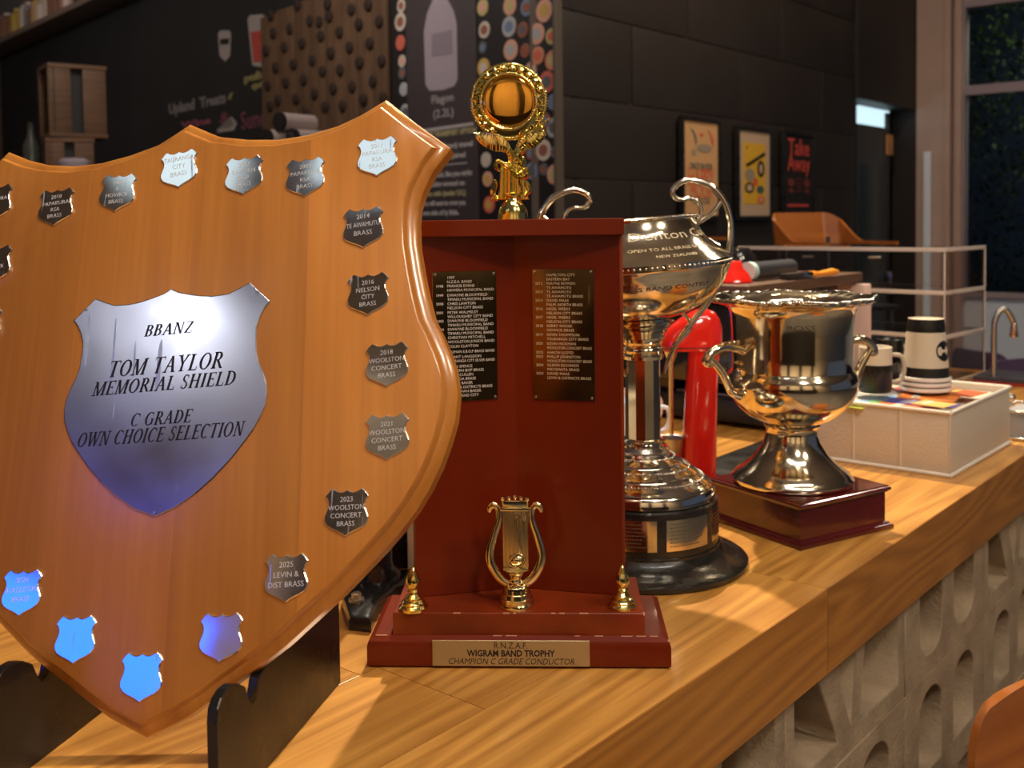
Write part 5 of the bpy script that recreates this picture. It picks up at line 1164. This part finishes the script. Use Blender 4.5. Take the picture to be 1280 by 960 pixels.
lil = mat('flagon_lilac', (.36, .31, .38), .5); txt_w = mat('board_white', (.42, .40, .42), .6); txt_c = mat('board_cream', (.42, .38, .20), .6)
lay(t, a0, z0, 'flagon_picture', [(543, 114), (538, 106), (536, 40), (540, 18), (550, -6), (553, -60), (560, -60), (562, -6), (573, 14), (577, 30), (578, 100), (574, 108), (560, 113)], lil)
lay(t, a0, z0, 'flagon_label', [(546, 44), (571, 38), (572, 68), (546, 72)], mat('flagon_mark', (.25, .21, .27), .5), -.0328)
def ltext(t, a0, z0, s, u, v, w_px, h, m, y=-.031, **k):
    x0, zz0 = on(a0, z0, u-w_px/2, v); x1, _ = on(a0, z0, u+w_px/2, v); xm, zm = on(a0, z0, u, v)
    return text('lettering', s, h, m, t, T3(xm, y, zm) @ RX90, width=x1-x0, extrude=.0006, **k)
hpx = (at_y(0, 0, lw(560, 150).y)-at_y(0, 1, lw(560, 150).y)).z
ltext(t, a0, z0, 'Flagon', 559, 124, 27, hpx*15, txt_w); ltext(t, a0, z0, '(2.2L)', 560, 142, 25, hpx*15, txt_w)
lay(t, a0, z0, 'rule', [(527, 163), (598, 153), (598, 157), (527, 167)], txt_w); 
for s, u, v, wp, c in (('A NEW TRANSPORT OPTION', 565, 167, 70, txt_c), ('you can (Flagon) travel', 563, 183, 66, txt_w), ('awesome required', 560, 196, 54, txt_w), ('To get back, like you might', 564, 218, 62, txt_w), ('be getting around on', 560, 230, 52, txt_w), ('Flagon with (under 21L)', 559, 242, 56, txt_c), ('you will want to grow you', 560, 254, 54, txt_w), ('own side of by little.', 556, 266, 46, txt_w)):
    ltext(t, a0, z0, s, u, v, wp, hpx*9, c, offset=.0015)
lay(t, a0, z0, 'rule', [(540, 207.5), (590, 203), (590, 204.5), (540, 209)], txt_w)
bcols = [(.55, .50, .44), (.62, .26, .16), (.10, .12, .14), (.60, .14, .10), (.40, .42, .46), (.55, .36, .10), (.16, .22, .36), (.66, .36, .28), (.28, .10, .07), (.50, .44, .20)]
bm_ = [mat('badge_%d' % k, c, .45) for k, c in enumerate(bcols)]
bad = [(506, 8, 0, 9), (505, 28, 0, 12), (505, 54, 3, 10), (507, 77, 0, 8), (507, 92, 2, 8), (509, 112, 4, 9), (511, 140, 4, 10), (513, 160, 9, 9),
       (608, 10, 9, 10), (610, 38, 0, 10), (608, 60, 2, 7), (609, 85, 5, 11), (612, 200, 0, 9), (614, 224, 7, 9), (616, 256, 3, 10),
       (642, 8, 7, 11), (663, 10, 6, 10), (685, 14, 7, 13), (641, 34, 4, 12), (658, 38, 8, 9), (676, 43, 7, 12), (694, 46, 9, 9), (643, 63, 7, 12), (661, 64, 8, 8), (677, 70, 1, 10), (695, 76, 1, 11), (668, 88, 7, 9), (688, 103, 3, 12), (696, 128, 6, 9), (686, 152, 8, 9), (697, 160, 4, 11), (684, 188, 0, 12), (700, 190, 6, 6), (668, 192, 8, 8), (669, 214, 6, 10), (703, 218, 7, 11), (684, 212, 2, 7)]
for u, v, ci, r in bad:
    x, z = on(a0, z0, u, v); x2, _ = on(a0, z0, u+5, v); sx = (x2-x)/5; rr_ = hpx*r*1.02
    b = loft_o('badge', disc_pts(0, 0, min(rr_, sx*r*.8), rr_, 28), [(0, 0), (0, .003), (.002, .004)], bm_[ci], t, T3(min(x, xr-.03), -.022, z) @ RX90)
    loft_o('badge_print', disc_pts(0, 0, min(rr_, sx*r*.8)*.62, rr_*.55, 20), [(0, 0), (0, .0008)], bm_[(ci*3+v) % 10], b, T3(0, 0, .0041))
# knotty board
t, a0, z0 = lthing('peg_panel', 'brown vertical timber panel with rows of dark round knobs', 'wall panel', 415, 190, .0)
u0, u1 = 333, 492; nP = 8
for k in range(nP):
    x0, _ = on(a0, z0, u0+(u1-u0)*(k/nP)**.96, 190); x1, _ = on(a0, z0, u0+(u1-u0)*((k+1)/nP)**.96, 190)
    _, zt4 = on(a0, z0, u0+(u1-u0)*k/nP, 22-26*min(1, k/3)); _, zb4 = on(a0, z0, 400, 200)
    boxc('timber_board', ((x0+x1)/2, -.012-.004*(k % 2), (zt4+zb4)/2), (x1-x0-.004, .024, zt4-zb4), knob_w, t, .003)
knob_me = None
kn = [(377, 7), (344, 20), (415, 6), (445, 13), (466, 7), (393, 27), (417, 21), (347, 42), (368, 37), (405, 28), (430, 41), (454, 31), (480, 28), (338, 64), (361, 60), (383, 55), (407, 46), (443, 60), (468, 55), (350, 85), (372, 81), (396, 76), (419, 67), (431, 88), (455, 79), (483, 77), (340, 107), (363, 104), (385, 100), (409, 90), (446, 109), (472, 102), (353, 126), (375, 124), (399, 118), (422, 111), (460, 125), (485, 123), (343, 133), (387, 141), (412, 134), (434, 133)]
for u, v in kn:
    x, z = on(a0, z0, u, v)
    if knob_me is None:
        o = latheo('knob', [(0, 0), (.034, 0), (.036, .006), (.032, .013), (.018, .016), (0, .017)], mat('knob_dark', (.026, .014, .010), .8), t, 20, M=RX90); knob_me = o.data
        o.location = (x, -.028, z)
    else: o = link('knob', knob_me, None, t); o.location = (x, -.028, z)
# chalk drawings and words
def chalk(name, label, items, u, v, cat='chalk sign'):
    t, a0, z0 = lthing(name, label, cat, u, v, .0); 
    for it in items: it(t, a0, z0)
ck_g = mat('chalk_grey', (.16, .15, .155), .8); ck_p = mat('chalk_pink', (.20, .055, .085), .8); ck_y = mat('chalk_yellow', (.22, .20, .08), .8); ck_w = mat('chalk_white', (.30, .27, .26), .8); ck_r = mat('chalk_red', (.36, .05, .04), .8)
hp2 = (at_y(0, 0, lw(250, 130).y)-at_y(0, 1, lw(250, 130).y)).z
chalk('chalk_lettering', 'grey and pink chalk words above the shield top', [lambda t, a, z: ltext(t, a, z, 'Upland', 227, 134, 32, hp2*19, ck_g, -.002, offset=.004), lambda t, a, z: ltext(t, a, z, 'Treats', 266, 126, 33, hp2*18, ck_g, -.002, offset=.004), lambda t, a, z: ltext(t, a, z, 'Wine', 245, 154, 38, hp2*12, ck_p, -.002, offset=.003), lambda t, a, z: ltext(t, a, z, '&', 281, 148, 12, hp2*20, ck_p, -.002),
   lambda t, a, z: lay(t, a, z, 'arrow', [(272, 162), (290, 159), (293, 153), (288, 147), (290, 146), (297, 154), (293, 163), (273, 166)], ck_w, -.003), lambda t, a, z: lay(t, a, z, 'dash', [(285, 124), (288, 117), (292, 115), (289, 125)], ck_y, -.003)], 245, 150)
chalk('chalk_lettering', 'pink chalk word Sunday beside the timber panel', [lambda t, a, z: ltext(t, a, z, 'Sund', 317, 150, 31, hp2*30, ck_p, -.002), lambda t, a, z: ltext(t, a, z, 'pub', 317, 96, 24, hp2*12, ck_y, -.002, offset=.004), lambda t, a, z: ltext(t, a, z, 'quiz', 324, 106, 20, hp2*10, ck_y, -.002, offset=.003)], 319, 150)
chalk('painted_glass', 'painted glass of red beer with white head', [lambda t, a, z: lay(t, a, z, 'glass_outline', [(316, 82), (310, 24), (313, 19), (329, 18), (333, 24), (333, 80), (328, 84)], ck_w, -.002), lambda t, a, z: lay(t, a, z, 'red_beer', [(318, 78), (314, 40), (330, 38), (330, 77)], ck_r, -.004)], 322, 50, 'wall painting')
chalk('painted_glass', 'small painted glass of pale drink with ice', [lambda t, a, z: lay(t, a, z, 'glass_outline', [(275, 70), (273, 42), (276, 38), (287, 38), (289, 42), (288, 70), (282, 77)], ck_w, -.002), lambda t, a, z: lay(t, a, z, 'dark_gap', [(276, 56), (276, 49), (287, 48), (287, 55)], board_k, -.004)], 281, 57, 'wall painting')
# high shelf with bottles and tins
sa0, sz0 = lwa(-14, 69); sa1, sz1 = lwa(190, -16)
shf = thing('high_shelf', 'long thin dark shelf high on the black wall', 'shelf', lpt(sa0, (sz0+sz1)/2-.03, .0), TE)
boxc('shelf_board', ((sa1-sa0)/2, -.13, 0), (sa1-sa0+.6, .26, .05), mat('shelf_edge', (.16, .12, .10), .6), shf, .003)
wpn = slab('wall_left', lpt((sa0+sa1)/2, (sz0+sz1)/2-.03+.66, .004), (sa1-sa0+.6, .008, .60), mat('grey_wall_panel', (.12, .12, .125), .7), TE)
zsf = (sz0+sz1)/2-.005; rs_ = random.Random(21)
bc = [((.45, .30, .12), 'amber'), ((.50, .42, .38), 'pale pink'), ((.42, .36, .34), 'beige'), ((.12, .16, .12), 'dark green'), ((.52, .40, .38), 'dusty pink'), ((.40, .28, .06), 'mustard'), ((.20, .10, .07), 'brown'), ((.20, .24, .28), 'slate blue')]
for c, cn in bc: mat('tin_'+cn.replace(' ', '_'), c, .4)
ords = ['first', 'second', 'third', 'fourth', 'fifth', 'sixth', 'seventh', 'eighth', 'ninth', 'tenth', 'eleventh', 'twelfth', 'thirteenth', 'fourteenth', 'fifteenth', 'sixteenth', 'seventeenth', 'eighteenth', 'nineteenth', 'twentieth']
x = sa0+.25; k = 0
while x < sa1+.1 and k < 20:
    c, cn = bc[rs_.randrange(8)]; r = rs_.uniform(.05, .085); h_ = rs_.uniform(.20, .30)
    t = thing('tin', '%s tin or bottle on the high shelf, %s from the left' % (cn, ords[k]), 'tin', lpt(x+r, zsf, .14), 0, 'tins and bottles on the high shelf')
    latheo('body', [(0, 0), (r, 0), (r, h_*.75), (r*.9, h_*.80), (r*.55, h_*.9), (0, h_*.9)], mat('tin_'+cn.replace(' ', '_'), c, .4), t, 20)
    latheo('cap', [(0, h_*.9), (r*.5, h_*.9), (r*.5, h_), (0, h_)], mat('tin_'+bc[(k*3) % 8][1].replace(' ', '_'), (0,0,0), .4), t, 16)
    x += 2*r+.012; k += 1
# back-bar cabinet with crates on top
def wooden_crate(label, loc, rz, W, Dp, Hh, tilt=0):
    t = thing('wooden_crate', label, 'crate', loc, rz, 'wooden crates on the back bar')
    e = .025
    for y in (-Dp/2+e/2, Dp/2-e/2):
        for x0, wd in ((-W*.30, W*.36), (W*.28, W*.40)): boxc('slat', (x0, y, Hh/2), (wd, e*.6, Hh-.05), crate_w, t, .003)
    for z in (e/2, Hh-e/2): boxc('end_board', (0, 0, z), (W, Dp, e), crate_w, t, .003)
    for y in (-Dp/2+.02, Dp/2-.02): boxc('batten', (-W/2+.02, y, Hh/2), (.04, .03, Hh-.05), crate_w, t, .003)
    boxc('shade_filler', (.01, 0, Hh/2), (W-.07, Dp-.10, Hh-.052), wall_b, t)  # black box added for the shade inside the crate
    return t
yc = 6.2
def P6(u, v): return at_y(u, v, yc)
zcab = P6(80, 224).z
cb = thing('back_cabinet', 'tall black back-bar cabinet under the wooden crates', 'cabinet', (P6(75, 0).x+.1, yc+.15, FLOOR), TE)
boxc('carcass', (0, 0, (zcab-FLOOR)/2), (1.5, .6, zcab-FLOOR), board_k, cb, .004); boxc('door', (-.37, -.31, .8), (.7, .02, 1.4), blackp, cb, .004); boxc('door', (.37, -.31, .8), (.7, .02, 1.4), blackp, cb, .004)
zm_ = P6(80, 173).z
cl = P6(86, 224); wooden_crate('lower wooden crate of the stack on the back cabinet', (cl.x-.02, yc+.05, zcab+.001), .50, .27, .26, zm_-zcab-.004)
cu2 = P6(96, 173); wooden_crate('upper wooden crate with dark slot, topmost of the stack', (cu2.x-.05, yc+.08, zm_+.001), .62, .33, .28, P6(80, 82).z-zm_)
o = latheo('bottle', [(0, 0), (.045, 0), (.047, .01), (.047, .20), (.02, .27), (.017, .34), (.02, .345), (0, .35)], mat('grey_green_bottle', (.045, .05, .045), .3), None, 24); o.location = (P6(30, 200).x, yc+.1, zcab+.001); tag(o, 'grey-green bottle left of the wooden crates', 'bottle')
o = latheo('bowl', [(0, 0), (.05, 0), (.085, .05), (.09, .09), (.06, .11), (0, .115)], mat('lilac_bowl', (.34, .30, .36), .5), None, 28); o.location = (P6(108, 220).x, yc-.17, zcab+.001); tag(o, 'pale lilac rounded bowl at the foot of the crates', 'bowl')
# lying canisters
yv = 5.2
def P5(u, v): return at_y(u, v, yv)
zc5 = P5(360, 186).z
cb2 = thing('back_cabinet', 'black back-bar cabinet below the white canisters', 'cabinet', (P5(365, 0).x, yv+.12, FLOOR), TE)
boxc('carcass', (0, 0, (zc5-FLOOR)/2), (.62, .42, zc5-FLOOR), board_k, cb2, .004); boxc('door', (0, -.215, .9), (.58, .012, 1.5), blackp, cb2, .003)
wcan = mat('white_canister', (.33, .27, .27), .5)
for k, (u, v, lab) in enumerate(((346, 174, 'lower left white canister with black lid lying on its side'), (379, 174, 'lower right white canister with black lid lying on its side'), (362, 152, 'upper white canister with black lid, topmost of three'))):
    z_ = zc5+.047 + (.082 if k == 2 else 0)
    t = thing('canister', lab, 'canister', (P5(u, v).x, yv-.02, z_), math.radians(-38), 'white canisters lying on the back cabinet')
    bm = bmesh.new(); tube(bm, [(0, -.05, 0), (0, .15, 0)], .046, n=32); bm_obj('body', bm, wcan, t, smooth=50)
    bm = bmesh.new(); tube(bm, [(0, -.065, 0), (0, -.05, 0)], .0465, n=32); bm_obj('lid', bm, blackg, t, smooth=50)
